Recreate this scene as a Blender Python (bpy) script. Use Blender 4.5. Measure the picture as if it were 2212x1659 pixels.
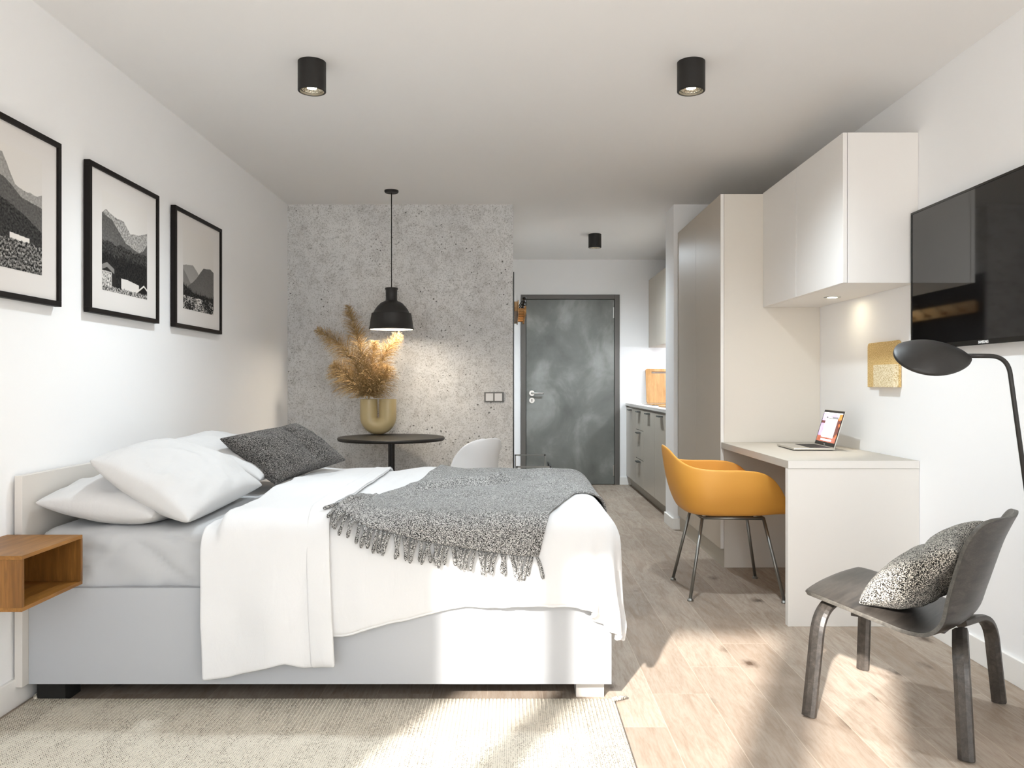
import bpy, bmesh, math, random
import numpy as np
from mathutils import Vector, Matrix, noise as mnoise
from mathutils.bvhtree import BVHTree
PI = math.pi
for o in list(bpy.data.objects): bpy.data.objects.remove(o)
C = bpy.context.scene.collection
S = bpy.context.scene

# ------------------------------------------------------------------ camera
cam_d = bpy.data.cameras.new('camera'); cam = bpy.data.objects.new('camera', cam_d); C.objects.link(cam)
cam.location = (0, 0, 1.118); cam.rotation_euler = (PI/2, 0, 0)
cam_d.lens = 28; cam_d.sensor_width = 36; cam_d.clip_start = 0.02
S.camera = cam
S.view_settings.view_transform = 'Standard'; S.view_settings.look = 'None'
S.view_settings.gamma = 1; S.view_settings.use_curve_mapping = False
S.view_settings.exposure = 0.74
S.cycles.max_bounces = 10; S.cycles.diffuse_bounces = 7
S.cycles.sample_clamp_indirect = 6.0

# ------------------------------------------------------------------ sky + sun
world = bpy.data.worlds.new('sky'); S.world = world; world.use_nodes = True
wn = world.node_tree; wn.nodes.clear()
wo = wn.nodes.new('ShaderNodeOutputWorld'); wb = wn.nodes.new('ShaderNodeBackground')
wt = wn.nodes.new('ShaderNodeTexCoord'); wsx = wn.nodes.new('ShaderNodeSeparateXYZ')
wr = wn.nodes.new('ShaderNodeValToRGB'); wm = wn.nodes.new('ShaderNodeMapRange')
wm.inputs['From Min'].default_value = -0.25; wm.inputs['From Max'].default_value = 0.6
wr.color_ramp.elements[0].color = (0.62, 0.58, 0.54, 1); wr.color_ramp.elements[1].color = (0.72, 0.86, 1.0, 1)
e = wr.color_ramp.elements.new(0.33); e.color = (0.90, 0.95, 1.0, 1)
wn.links.new(wt.outputs['Generated'], wsx.inputs[0]); wn.links.new(wsx.outputs['Z'], wm.inputs['Value'])
wn.links.new(wm.outputs[0], wr.inputs[0]); wn.links.new(wr.outputs[0], wb.inputs[0]); wn.links.new(wb.outputs[0], wo.inputs[0])
wb.inputs[1].default_value = 2.2

sun_d = bpy.data.lights.new('sun', 'SUN'); sun = bpy.data.objects.new('sun', sun_d); C.objects.link(sun)
SUN_K, SUN_T = 0.44, 0.54
hl = math.sqrt(1 + SUN_K**2)
sdir = Vector((SUN_K, 1, -SUN_T*hl)).normalized()
sun.rotation_euler = sdir.to_track_quat('-Z', 'Y').to_euler(); sun.location = (-3, -6, 4)
sun_d.energy = 9.0; sun_d.color = (1.0, 0.95, 0.90); sun_d.angle = math.radians(1.6)

# ------------------------------------------------------------------ node helpers
def lin(h):
    h = h.lstrip('#'); out = []
    for i in (0, 2, 4):
        c = int(h[i:i+2], 16)/255
        out.append(c/12.92 if c <= 0.04045 else ((c+0.055)/1.055)**2.4)
    return (*out, 1)
class MB:
    """material builder"""
    def __init__(s, name, col='#808080', rough=0.5, metal=0.0, spec=0.5):
        s.m = bpy.data.materials.new(name); s.m.use_nodes = True
        s.nt = s.m.node_tree; s.b = s.nt.nodes['Principled BSDF']
        s.b.inputs['Base Color'].default_value = lin(col) if isinstance(col, str) else col
        s.b.inputs['Roughness'].default_value = rough; s.b.inputs['Metallic'].default_value = metal
        s.b.inputs['Specular IOR Level'].default_value = spec
    def n(s, t, **kw):
        nd = s.nt.nodes.new(t)
        for k, v in kw.items(): setattr(nd, k, v)
        return nd
    def l(s, a, b): s.nt.links.new(a, b)
    def coord(s, kind='Object', scale=(1, 1, 1), loc=(0, 0, 0), rot=(0, 0, 0)):
        t = s.n('ShaderNodeTexCoord'); m = s.n('ShaderNodeMapping')
        m.inputs['Scale'].default_value = scale; m.inputs['Location'].default_value = loc; m.inputs['Rotation'].default_value = rot
        s.l(t.outputs[kind], m.inputs[0]); return m.outputs[0]
    def math(s, op, a, b=None, c=None, clamp=False):
        nd = s.n('ShaderNodeMath', operation=op, use_clamp=clamp)
        for i, v in enumerate((a, b, c)):
            if v is None: continue
            if isinstance(v, (int, float)): nd.inputs[i].default_value = v
            else: s.l(v, nd.inputs[i])
        return nd.outputs[0]
    def noise(s, vec, scale, detail=3, rough=0.5, dist=0.0):
        nd = s.n('ShaderNodeTexNoise'); nd.inputs['Scale'].default_value = scale
        nd.inputs['Detail'].default_value = detail; nd.inputs['Roughness'].default_value = rough
        nd.inputs['Distortion'].default_value = dist
        if vec is not None: s.l(vec, nd.inputs['Vector'])
        return nd.outputs[0]
    def vor(s, vec, scale, feature='F1', rnd=1.0):
        nd = s.n('ShaderNodeTexVoronoi', feature=feature); nd.inputs['Scale'].default_value = scale
        nd.inputs['Randomness'].default_value = rnd
        if vec is not None: s.l(vec, nd.inputs['Vector'])
        return nd
    def ramp(s, fac, stops, interp='LINEAR'):
        nd = s.n('ShaderNodeValToRGB'); cr = nd.color_ramp; cr.interpolation = interp
        while len(cr.elements) < len(stops): cr.elements.new(0.5)
        for el, (p, c) in zip(cr.elements, stops):
            el.position = p; el.color = lin(c) if isinstance(c, str) else (c, c, c, 1)
        s.l(fac, nd.inputs[0]); return nd.outputs[0]
    def mix(s, fac, a, b, mode='MIX'):
        nd = s.n('ShaderNodeMix', data_type='RGBA', blend_type=mode)
        for sock, v in ((nd.inputs[0], fac), (nd.inputs[6], a), (nd.inputs[7], b)):
            if isinstance(v, str): sock.default_value = lin(v)
            elif isinstance(v, (int, float)): sock.default_value = v
            elif isinstance(v, tuple): sock.default_value = v
            else: s.l(v, sock)
        return nd.outputs[2]
    def col(s, v): s.l(v, s.b.inputs['Base Color'])
    def bump(s, h, strength=0.3, dist=0.01):
        nd = s.n('ShaderNodeBump'); nd.inputs['Strength'].default_value = strength; nd.inputs['Distance'].default_value = dist
        s.l(h, nd.inputs['Height']); s.l(nd.outputs[0], s.b.inputs['Normal'])
def simple(name, col, rough=0.5, metal=0.0, spec=0.5):
    return MB(name, col, rough, metal, spec).m
def emis(name, col, st):
    b = MB(name, '#000000', 0.5); b.b.inputs['Emission Color'].default_value = lin(col)
    b.b.inputs['Emission Strength'].default_value = st; return b.m

# ------------------------------------------------------------------ materials
M = {}
def wall_mat(name, col):
    b = MB(name, col, 0.85, spec=0.2); h = b.noise(b.coord(), 160, 3); b.bump(h, 0.04, 0.002); return b.m
M['wall'] = wall_mat('wall_paint', '#f0f0f0')
M['ceil'] = wall_mat('ceiling_paint', '#eae9e8')
M['trim'] = simple('baseboard_white', '#eceae6', 0.5)

b = MB('concrete', '#9a9a97', 0.75, spec=0.25); v = b.coord()
big = b.noise(v, 1.6, 5, 0.6); mid = b.noise(v, 14, 5, 0.7); fine = b.noise(v, 120, 4, 0.7)
c = b.ramp(big, [(0.3, '#cacaca'), (0.55, '#dbdbda'), (0.75, '#e4e4e3')])
c = b.mix(b.ramp(mid, [(0.36, 0.38), (0.52, 0.0)]), c, '#a8a6a3')
c = b.mix(b.ramp(fine, [(0.38, 0.6), (0.50, 0.0)]), c, '#918f8a')
c = b.mix(b.ramp(fine, [(0.60, 0.0), (0.70, 0.4)]), c, '#cfcdc7')
pv = b.vor(b.coord(scale=(1, 1, 1.25)), 26); ps = b.noise(v, 4, 3)
sz = b.math('MULTIPLY', b.ramp(ps, [(0.42, 0.0), (0.72, 1.0)]), 0.24)
pit = b.math('LESS_THAN', b.math('ADD', pv.outputs['Distance'], b.math('MULTIPLY', b.math('SUBTRACT', fine, 0.5), 0.5)), sz)
pv2 = b.vor(v, 62); pit2 = b.math('LESS_THAN', pv2.outputs['Distance'], b.math('MULTIPLY', b.ramp(mid, [(0.42, 1.0), (0.62, 0.15)]), 0.26))
c = b.mix(b.math('MULTIPLY', pit2, 0.42), c, '#605d59'); c = b.mix(b.math('MULTIPLY', pit, 0.8), c, '#4c4946')
b.col(c); b.bump(b.math('SUBTRACT', b.math('MULTIPLY', mid, 0.4), b.math('MAXIMUM', pit, pit2)), 0.35, 0.003); M['concrete'] = b.m

# oak planks running along Y
b = MB('oak_floor', '#a58b74', 0.5, spec=0.28)
t = b.n('ShaderNodeTexCoord'); sp = b.n('ShaderNodeSeparateXYZ'); b.l(t.outputs['Object'], sp.inputs[0])
px = b.math('DIVIDE', b.math('SUBTRACT', sp.outputs[0], 0.109), 0.1985); pi_ = b.math('FLOOR', px); fx = b.math('FRACT', px)
py = b.math('DIVIDE', b.math('SUBTRACT', sp.outputs[1], b.math('ADD', b.math('MULTIPLY', pi_, 0.277), 2.319)), 1.385)
pj = b.math('FLOOR', py); fy = b.math('FRACT', py)
cb = b.n('ShaderNodeCombineXYZ'); b.l(pi_, cb.inputs[0]); b.l(pj, cb.inputs[1])
wnz = b.n('ShaderNodeTexWhiteNoise'); b.l(cb.outputs[0], wnz.inputs['Vector'])
off = b.n('ShaderNodeVectorMath', operation='SCALE'); b.l(wnz.outputs['Color'], off.inputs[0]); off.inputs['Scale'].default_value = 37.0
def shifted(scale):
    mp = b.n('ShaderNodeMapping'); mp.inputs['Scale'].default_value = scale; b.l(t.outputs['Object'], mp.inputs[0])
    ad = b.n('ShaderNodeVectorMath', operation='ADD'); b.l(mp.outputs[0], ad.inputs[0]); b.l(off.outputs[0], ad.inputs[1]); return ad.outputs[0]
g1 = b.noise(shifted((1, 0.14, 1)), 26, 8, 0.70, 1.0); g2 = b.noise(shifted((1, 0.10, 1)), 150, 4, 0.65, 0.3)
g3 = b.noise(shifted((1, 0.45, 1)), 5, 3, 0.5, 1.0)
base = b.ramp(wnz.outputs['Value'], [(0.0, '#948678'), (0.35, '#9d9082'), (0.7, '#a89b8d'), (1.0, '#9b8c7d')])
c = b.mix(b.ramp(g1, [(0.35, 0.55), (0.55, 0.0)]), base, '#84705e')
c = b.mix(b.ramp(g2, [(0.35, 0.35), (0.55, 0.0)]), c, '#7a6653')
c = b.mix(b.ramp(g3, [(0.50, 0.0), (0.75, 0.3)]), c, '#bba999')
kv = b.vor(shifted((1, 0.62, 1)), 4.2); kn = b.noise(shifted((1, 0.5, 1)), 38, 3, 0.6)
kd = b.math('ADD', kv.outputs['Distance'], b.math('MULTIPLY', b.math('SUBTRACT', kn, 0.5), 0.22))
c = b.mix(b.ramp(kd, [(0.03, 0.9), (0.08, 0.5), (0.17, 0.0)]), c, '#4a392c')
dx = b.math('MULTIPLY', b.math('MINIMUM', fx, b.math('SUBTRACT', 1, fx)), 0.1985)
dy = b.math('MULTIPLY', b.math('MINIMUM', fy, b.math('SUBTRACT', 1, fy)), 1.385)
dd = b.math('MINIMUM', dx, dy); seam = b.math('LESS_THAN', dd, 0.0013)
c = b.mix(b.math('MULTIPLY', seam, 0.40), c, '#cbbba9'); b.col(c)
b.l(b.ramp(g1, [(0.3, 0.60), (0.7, 0.46)]), b.b.inputs['Roughness'])
b.bump(b.math('SUBTRACT', b.math('MULTIPLY', g2, 0.12), seam), 0.25, 0.002); M['floor'] = b.m

# cloths
def linen(name, col, scale=1.0, strength=0.25):
    b = MB(name, col, 0.9, spec=0.15); v = b.coord('UV')
    w = b.n('ShaderNodeTexWave', wave_type='BANDS', bands_direction='DIAGONAL'); w.inputs['Scale'].default_value = 260*scale
    w.inputs['Distortion'].default_value = 1.0; b.l(v, w.inputs['Vector'])
    n2 = b.noise(v, 60*scale, 4, 0.6); n3 = b.noise(b.coord('UV', scale=(1, 0.35, 1)), 14, 3, 0.5, 1.2)
    h = b.math('ADD', b.math('MULTIPLY', w.outputs['Fac'], 0.07), b.math('ADD', b.math('MULTIPLY', n2, 0.12), b.math('MULTIPLY', n3, 0.9)))
    b.bump(h, strength, 0.006)
    b.b.inputs['Sheen Weight'].default_value = 0.2
    return b.m
M['sheet'] = linen('sheet_linen', '#b9babb'); M['pillow'] = linen('pillow_linen', '#cccbca', strength=0.5)
M['duvet'] = linen('duvet_linen', '#d6d6d6', strength=0.5); M['coverlet'] = linen('coverlet_linen', '#dadada', strength=0.6)
M['hem'] = simple('hem_cream', '#e9e1d8', 0.9)
def heather(name, lo, hi, scale=1.0, thr=0.5, warm='#8c8480'):
    b = MB(name, '#808080', 0.95, spec=0.1)
    v1 = b.vor(b.coord('Object', scale=(1, 1.35, 1), rot=(0.3, 0, 0.5)), 330*scale); n2 = b.noise(b.coord('Object'), 9, 3, 0.6); n1 = b.noise(b.coord('Object', scale=(1, 1.5, 1), rot=(0.3, 0, 0.5)), 360*scale, 2, 0.6)
    sx = b.n('ShaderNodeSeparateColor'); b.l(v1.outputs['Color'], sx.inputs[0])
    f = b.math('ADD', b.math('MULTIPLY', sx.outputs[0], 0.55), b.math('ADD', b.math('MULTIPLY', n1, 0.5), b.math('MULTIPLY', b.math('SUBTRACT', n2, 0.5), 0.12)))
    c = b.ramp(f, [(thr-0.14, lo), (thr, warm), (thr+0.14, hi)]); b.col(c)
    b.bump(b.math('ADD', f, b.math('MULTIPLY', v1.outputs['Distance'], -0.8)), 0.6, 0.004); b.b.inputs['Sheen Weight'].default_value = 0.1
    return b.m
M['throw'] = heather('throw_wool', '#161616', '#d4d3d0', 1.75, 0.53, '#777674')
M['cush_dark'] = heather('cushion_charcoal', '#131313', '#a39e99', 1.75, 0.57, '#45423f')
M['cush_seat'] = heather('cushion_weave', '#0e0e0d', '#dcd6ca', 1.45, 0.55, '#57544f')

m = bpy.data.materials.new('added_sheer_curtain'); m.use_nodes = True; nt = m.node_tree; nt.nodes.clear()
o_ = nt.nodes.new('ShaderNodeOutputMaterial'); tl = nt.nodes.new('ShaderNodeBsdfTranslucent'); df = nt.nodes.new('ShaderNodeBsdfDiffuse'); mx = nt.nodes.new('ShaderNodeMixShader')
tl.inputs[0].default_value = (0.93, 0.93, 0.93, 1); df.inputs[0].default_value = (0.9, 0.9, 0.9, 1); mx.inputs[0].default_value = 0.35
nt.links.new(tl.outputs[0], mx.inputs[1]); nt.links.new(df.outputs[0], mx.inputs[2]); nt.links.new(mx.outputs[0], o_.inputs[0]); M['curtain'] = m
# rug
b = MB('rug_wool', '#c9c0ae', 0.95, spec=0.1)
t = b.n('ShaderNodeTexCoord'); sp = b.n('ShaderNodeSeparateXYZ'); b.l(t.outputs['Object'], sp.inputs[0])
ry = b.math('DIVIDE', sp.outputs[1], 0.0085); rx = b.math('DIVIDE', sp.outputs[0], 0.0065); ci = b.math('FLOOR', rx)
par = b.math('MULTIPLY', b.math('MODULO', b.math('ABSOLUTE', ci), 2), 0.5)
fx = b.math('SUBTRACT', b.math('FRACT', rx), 0.5); fyy = b.math('SUBTRACT', b.math('FRACT', b.math('ADD', ry, par)), 0.5)
cj = b.math('FLOOR', b.math('ADD', ry, par))
cb = b.n('ShaderNodeCombineXYZ'); b.l(ci, cb.inputs[0]); b.l(cj, cb.inputs[1])
wnz = b.n('ShaderNodeTexWhiteNoise'); b.l(cb.outputs[0], wnz.inputs['Vector'])
sl = b.math('ADD', fyy, b.math('MULTIPLY', fx, b.math('SUBTRACT', b.math('MULTIPLY', par, 4), 1)))
r2 = b.math('ADD', b.math('MULTIPLY', fx, b.math('MULTIPLY', fx, 0.8)), b.math('MULTIPLY', b.math('MULTIPLY', sl, sl), 3.2))
cl = b.noise(b.coord(scale=(1, 0.25, 1)), 22, 3, 0.6)
band = b.math('GREATER_THAN', b.math('ABSOLUTE', b.math('ADD', sp.outputs[0], 0.665)), 0.90)
thr = b.math('ADD', b.math('MULTIPLY', b.math('MULTIPLY', wnz.outputs['Value'], b.ramp(cl, [(0.35, 0.15), (0.65, 1.0)])), 0.20), b.math('MULTIPLY', band, 0.10))
dot = b.math('LESS_THAN', r2, b.math('ADD', thr, 0.035))
c = b.mix(b.math('MULTIPLY', dot, b.math('ADD', 0.55, b.math('MULTIPLY', wnz.outputs['Value'], 0.4))), '#d9d1c2', '#4a4137')
c = b.mix(b.math('MULTIPLY', b.noise(None, 400, 2), 0.15), c, '#b3a894')
b.col(c); b.bump(b.math('SUBTRACT', 1, b.math('ADD', r2, dot)), 0.45, 0.004); M['rug'] = b.m

# furniture
M['bedpaint'] = simple('bed_lacquer', '#aeb0b3', 0.5)
M['headpaint'] = simple('headboard_lacquer', '#cfcac3', 0.55)
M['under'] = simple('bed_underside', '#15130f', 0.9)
M['white_cab'] = simple('cabinet_white', '#e6e3df', 0.5)
M['greige'] = simple('cabinet_greige', '#d6d0c6', 0.5)
M['greige_d'] = simple('wardrobe_front', '#b5ab9d', 0.42)
M['kitchen'] = simple('kitchen_front', '#bdb4a6', 0.3, spec=0.6)
M['kit_up'] = simple('kitchen_wall_front', '#bfb6a8', 0.4)
M['desk'] = simple('desk_laminate', '#e2dfda', 0.5); M['desktop'] = simple('desk_top', '#b6b0a6', 0.55)
M['counter'] = simple('counter_stone', '#dcd7d1', 0.3)
M['handle'] = simple('handle_metal', '#5d605e', 0.35, 0.8)
M['plinth'] = simple('plinth_grey', '#a8a193', 0.4)
M['gap'] = simple('shadow_gap', '#1c1a17', 0.9)
M['black'] = simple('black_powder_coat', '#1d1b19', 0.5, spec=0.4)
M['black_gloss'] = simple('black_lacquer', '#0b0a0a', 0.22)
M['lampblack'] = simple('lamp_black', '#23211f', 0.48, spec=0.5)
M['lampin'] = simple('lamp_inner_white', '#efe6d6', 0.6)
M['framewood'] = simple('picture_frame_black', '#120d0a', 0.55, 0.0, 0.2)
M['mat'] = simple('passepartout', '#dad6d2', 0.8, 0.0, 0.2)
M['steel'] = simple('brushed_steel', '#c9c8c4', 0.3, 1.0)
M['gunmetal'] = simple('gunmetal_tube', '#8b8b87', 0.38, 0.85)
M['alu'] = simple('aluminium', '#cfccc6', 0.35, 0.9)
M['tv'] = MB('tv_glass', '#0a0706', 0.05, spec=0.9).m
M['tvb'] = simple('tv_bezel', '#080706', 0.25)
M['logo'] = simple('logo_silver', '#e8e8e8', 0.4)
M['hob'] = simple('hob_glass', '#0a0a0a', 0.08)
M['orange'] = MB('ochre_shell', '#dd9f45', 0.42, spec=0.5).m
M['whiteshell'] = simple('white_shell', '#e8e8e8', 0.35)
M['doorframe'] = simple('door_frame_grey', '#5d5a55', 0.5)
b = MB('door_steel', '#6f716c', 0.42, spec=0.4); v = b.coord()
n1 = b.noise(b.coord(scale=(1, 1, 0.8)), 2.3, 6, 0.55, 0.4); n2 = b.noise(v, 260, 2)
c = b.ramp(n1, [(0.34, '#5f615c'), (0.5, '#72746f'), (0.66, '#989995')]); c = b.mix(b.math('MULTIPLY', n2, 0.2), c, '#5a5b57'); b.col(c); M['door'] = b.m
def wood(name, c1, c2, c3, scale, stretch, rough=0.45, spec=0.4):
    b = MB(name, c1, rough, spec=spec); v = b.coord(scale=stretch)
    a = b.noise(v, scale, 5, 0.6, 0.8); d = b.noise(v, scale*6, 3, 0.6, 0.2)
    c = b.ramp(a, [(0.3, c2), (0.5, c1), (0.7, c3)]); c = b.mix(b.ramp(d, [(0.4, 0.45), (0.6, 0.0)]), c, c2)
    b.col(c); b.bump(d, 0.08, 0.002); return b.m
M['oakbox'] = wood('oak_veneer', '#8d5f28', '#6d471a', '#a07034', 14, (1.4, 0.12, 1.4))
M['oakbox_v'] = wood('oak_veneer_side', '#7d5222', '#614017', '#90622c', 14, (1.4, 1.4, 0.12))
M['board'] = wood('bamboo_board', '#b98c55', '#9c703b', '#c99e68', 20, (1.6, 1.6, 0.15))
M['pegwood'] = wood('ash_wood', '#c79a62', '#a87a42', '#dcb684', 20, (1, 0.2, 1))
M['plywood'] = wood('black_stained_ply', '#3f3a35', '#2b2724', '#504a44', 30, (0.15, 1.6, 1.6), 0.36, 0.6)
M['plyedge'] = wood('ply_edge', '#56534d', '#423f3b', '#66625b', 30, (0.3, 1.6, 1.6), 0.5)
b = MB('cork_fibre', '#c9a96a', 0.9, spec=0.1); v = b.coord(); n1 = b.noise(v, 210, 3, 0.7); n2 = b.noise(v, 30, 3)
c = b.ramp(n1, [(0.36, '#a5864f'), (0.48, '#d0b076'), (0.62, '#e6cf9d')]); b.col(c); b.bump(n1, 0.3, 0.002); M['cork'] = b.m
b = MB('cork_pocket', '#d6c190', 0.9, spec=0.1); n1 = b.noise(b.coord(), 170, 3, 0.7)
b.col(b.ramp(n1, [(0.36, '#b39a6a'), (0.47, '#decda6'), (0.62, '#f0e7cd')])); b.bump(n1, 0.3, 0.002); M['cork2'] = b.m
M['vase'] = simple('vase_glaze', '#c3b083', 0.3, spec=0.5)
b = MB('pampas', '#b98f55', 0.8, spec=0.1); n1 = b.noise(b.coord(), 60, 2)
b.col(b.ramp(n1, [(0.3, '#8a7350'), (0.5, '#b0966c'), (0.7, '#d0b88c')]))
b.b.inputs['Transmission Weight'].default_value = 0; M['pampas'] = b.m
M['bulb'] = emis('bulb_glow', '#ffe2b0', 30); M['strip'] = emis('hall_fill_glow', '#f4f6ff', 58); M['spotglow'] = emis('spot_glow', '#fff0cf', 60)
b = MB('reflector', '#ddd6c4', 0.18, 1.0); n1 = b.vor(b.coord(), 160); b.bump(n1.outputs['Distance'], 0.8, 0.004); M['reflector'] = b.m
M['switch'] = simple('switch_white', '#dad9d8', 0.35); M['switchf'] = simple('switch_frame', '#63625f', 0.4)
def vcol(name, em=0.0, rough=0.5, sp=0.3):
    b = MB(name, '#808080', rough, spec=sp); a = b.n('ShaderNodeVertexColor'); a.layer_name = 'Col'
    b.col(a.outputs[0])
    if em: b.l(a.outputs[0], b.b.inputs['Emission Color']); b.b.inputs['Emission Strength'].default_value = em
    return b.m
M['print'] = vcol('photo_print', 0, 0.6, 0.12); M['screen'] = vcol('laptop_display', 0.75, 0.2)

# ------------------------------------------------------------------ mesh helpers
def obj(name, bm, mat=None, parent=None, smooth=False, bevel=0.0, sub=0, solid=0.0, seg=2, angle=30):
    if isinstance(bm, bpy.types.Mesh): me = bm
    else:
        me = bpy.data.meshes.new(name); bmesh.ops.recalc_face_normals(bm, faces=bm.faces) if smooth != 'keep' else None
        bm.to_mesh(me); bm.free()
    o = bpy.data.objects.new(name, me); C.objects.link(o)
    if mat is not None and not me.materials: me.materials.append(M[mat] if isinstance(mat, str) else mat)
    if parent is not None: o.parent = parent
    if smooth:
        for p in me.polygons: p.use_smooth = True
    if solid:
        m = o.modifiers.new('s', 'SOLIDIFY'); m.thickness = solid; m.offset = 0
    if bevel:
        m = o.modifiers.new('b', 'BEVEL'); m.width = bevel; m.segments = seg; m.limit_method = 'ANGLE'; m.angle_limit = math.radians(angle)
    if sub:
        m = o.modifiers.new('u', 'SUBSURF'); m.levels = sub; m.render_levels = sub
    return o
def tag(o, label=None, cat=None, group=None, kind=None):
    if label: o['label'] = label
    if cat: o['category'] = cat
    if group: o['group'] = group
    if kind: o['kind'] = kind
    return o
def thing(name, loc=(0, 0, 0), label=None, cat=None, group=None, rz=0):
    o = bpy.data.objects.new(name, None); C.objects.link(o); o.location = loc; o.rotation_euler = (0, 0, rz)
    o.empty_display_size = 0.05
    return tag(o, label, cat, group)
def B(x0, x1, y0, y1, z0, z1, bm=None):
    bm = bm or bmesh.new()
    v = [bm.verts.new(p) for p in ((x0, y0, z0), (x1, y0, z0), (x1, y1, z0), (x0, y1, z0), (x0, y0, z1), (x1, y0, z1), (x1, y1, z1), (x0, y1, z1))]
    for f in ((0, 3, 2, 1), (4, 5, 6, 7), (0, 1, 5, 4), (1, 2, 6, 5), (2, 3, 7, 6), (3, 0, 4, 7)): bm.faces.new([v[i] for i in f])
    return bm
def lathe(prof, seg=48, bm=None, c=(0, 0, 0), caps=True):
    bm = bm or bmesh.new(); rings = []
    for r, z in prof:
        if r < 1e-6: rings.append([bm.verts.new((c[0], c[1], c[2]+z))])
        else: rings.append([bm.verts.new((c[0]+r*math.cos(2*PI*i/seg), c[1]+r*math.sin(2*PI*i/seg), c[2]+z)) for i in range(seg)])
    for a, d in zip(rings, rings[1:]):
        for i in range(seg):
            j = (i+1) % seg
            q = [a[i] if len(a) > 1 else a[0], a[j] if len(a) > 1 else a[0], d[j] if len(d) > 1 else d[0], d[i] if len(d) > 1 else d[0]]
            q2 = []
            for x in q:
                if x not in q2: q2.append(x)
            if len(q2) > 2: bm.faces.new(q2)
    return bm
def smooth_path(pts, r=0.03, n=6):
    """round the inner corners of a polyline"""
    P = [Vector(p) for p in pts]; out = [P[0]]
    rr = r if isinstance(r, (list, tuple)) else [r]*len(P)
    for i in range(1, len(P)-1):
        a, b_, c_ = P[i-1], P[i], P[i+1]
        d1 = (a-b_); d2 = (c_-b_); k = min(rr[i], d1.length*0.49, d2.length*0.49)
        p1 = b_+d1.normalized()*k; p2 = b_+d2.normalized()*k
        for t in range(n+1):
            t /= n; out.append(p1*(1-t)**2+b_*2*t*(1-t)+p2*t*t)
    out.append(P[-1]); return out
def tube(path, r, seg=12, bm=None, caps=True, sect=None, up=None):
    """sweep circle radius r (or list) or cross-section list sect along path"""
    bm = bm or bmesh.new(); P = [Vector(p) for p in path]; rings = []; nrm = None
    for i, p in enumerate(P):
        t = (P[min(i+1, len(P)-1)]-P[max(i-1, 0)]).normalized()
        if nrm is None:
            ref = Vector(up) if up else (Vector((0, 0, 1)) if abs(t.z) < 0.9 else Vector((1, 0, 0)))
            nrm = (ref-t*ref.dot(t)).normalized()
        else: nrm = (nrm-t*nrm.dot(t)).normalized()
        bn = t.cross(nrm); ri = r[i] if isinstance(r, (list, tuple)) else r
        if sect: ring = [bm.verts.new(p+nrm*a*ri+bn*c_*ri) for a, c_ in sect]
        else: ring = [bm.verts.new(p+nrm*ri*math.cos(2*PI*k/seg)+bn*ri*math.sin(2*PI*k/seg)) for k in range(seg)]
        rings.append(ring)
    n = len(rings[0])
    for a, c_ in zip(rings, rings[1:]):
        for k in range(n): bm.faces.new((a[k], a[(k+1) % n], c_[(k+1) % n], c_[k]))
    if caps: bm.faces.new(rings[0][::-1]); bm.faces.new(rings[-1])
    return bm
def gridmesh(P, uv=None, name='g', cols=None):
    """P: (n,m,3) array"""
    n, m = P.shape[:2]; me = bpy.data.meshes.new(name)
    idx = np.arange(n*m).reshape(n, m)
    F = np.stack([idx[:-1, :-1], idx[1:, :-1], idx[1:, 1:], idx[:-1, 1:]], -1).reshape(-1, 4)
    me.from_pydata(P.reshape(-1, 3).tolist(), [], F.tolist())
    if uv is not None:
        ul = me.uv_layers.new(name='UVMap'); U = uv.reshape(-1, 2)[F.reshape(-1)].astype(np.float32); ul.data.foreach_set('uv', U.ravel())
    if cols is not None:
        a = me.color_attributes.new('Col', 'FLOAT_COLOR', 'POINT'); cc = np.ones((n*m, 4), np.float32); cc[:, :3] = cols.reshape(-1, 3)
        a.data.foreach_set('color', cc.ravel())
    me.update(); return me
def struct(name, bm, mat, **k): return tag(obj(name, bm, mat, **k), kind='structure')
def smoothn(x, y, z=0.0, s=1.0): return mnoise.noise(Vector((x*s, y*s, z)))

# ------------------------------------------------------------------ room dimensions
XL, XR, ZC = -1.727, 1.878, 2.5
YW, YC, YE = -0.40, 6.13, 8.85     # window wall, concrete wall, entry wall
XH, XP = 0.007, 1.245
struct('floor', B(XL-0.2, XR+0.2, YW-0.25, YE+0.2, -0.12, 0), 'floor')
struct('ceiling', B(XL-0.2, XR+0.2, YW-0.25, YE+0.2, ZC, ZC+0.2), 'ceil')
struct('wall_left', B(XL-0.2, XL, YW-0.25, YC+0.15, 0, ZC), 'wall')
struct('wall_right', B(XR, XR+0.2, YW-0.25, YE+0.2, 0, ZC), 'wall')
struct('wall_concrete', B(XL, XH, YC, YC+0.15, 0, ZC), 'concrete')
struct('wall_hall', B(XH-0.15, XH, YC+0.15, YE, 0, ZC), 'wall')
bm = B(XH-0.15, 0.098, YE, YE+0.15, 0, ZC); B(1.194, XR, YE, YE+0.15, 0, ZC, bm); B(0.098, 1.194, YE, YE+0.15, 2.109, ZC, bm)
struct('wall_entry', bm, 'wall')
struct('wall_pillar', B(XP, XR, YC, 6.45, 0, ZC), 'wall')
# window wall behind the camera, openings to floor
WO = [(-1.727, -1.314), (-1.168, -0.541), (-0.341, -0.051)]; ZT = 2.40
bm = B(XL, XR, YW-0.12, YW, ZT, ZC); B(1.80, XR, YW-0.12, YW, 0, ZT, bm)
struct('wall_window', bm, 'wall')
w1 = tag(thing('window_1', (-0.9, YW-0.06, 0)), kind='structure')
for a, c_ in ((-1.314, -1.168), (-0.541, -0.341), (0.85, 0.95)):
    o = obj('window_frame', B(a+0.9, c_+0.9, 0.035, 0.06, 0, ZT), 'trim', w1)

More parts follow.
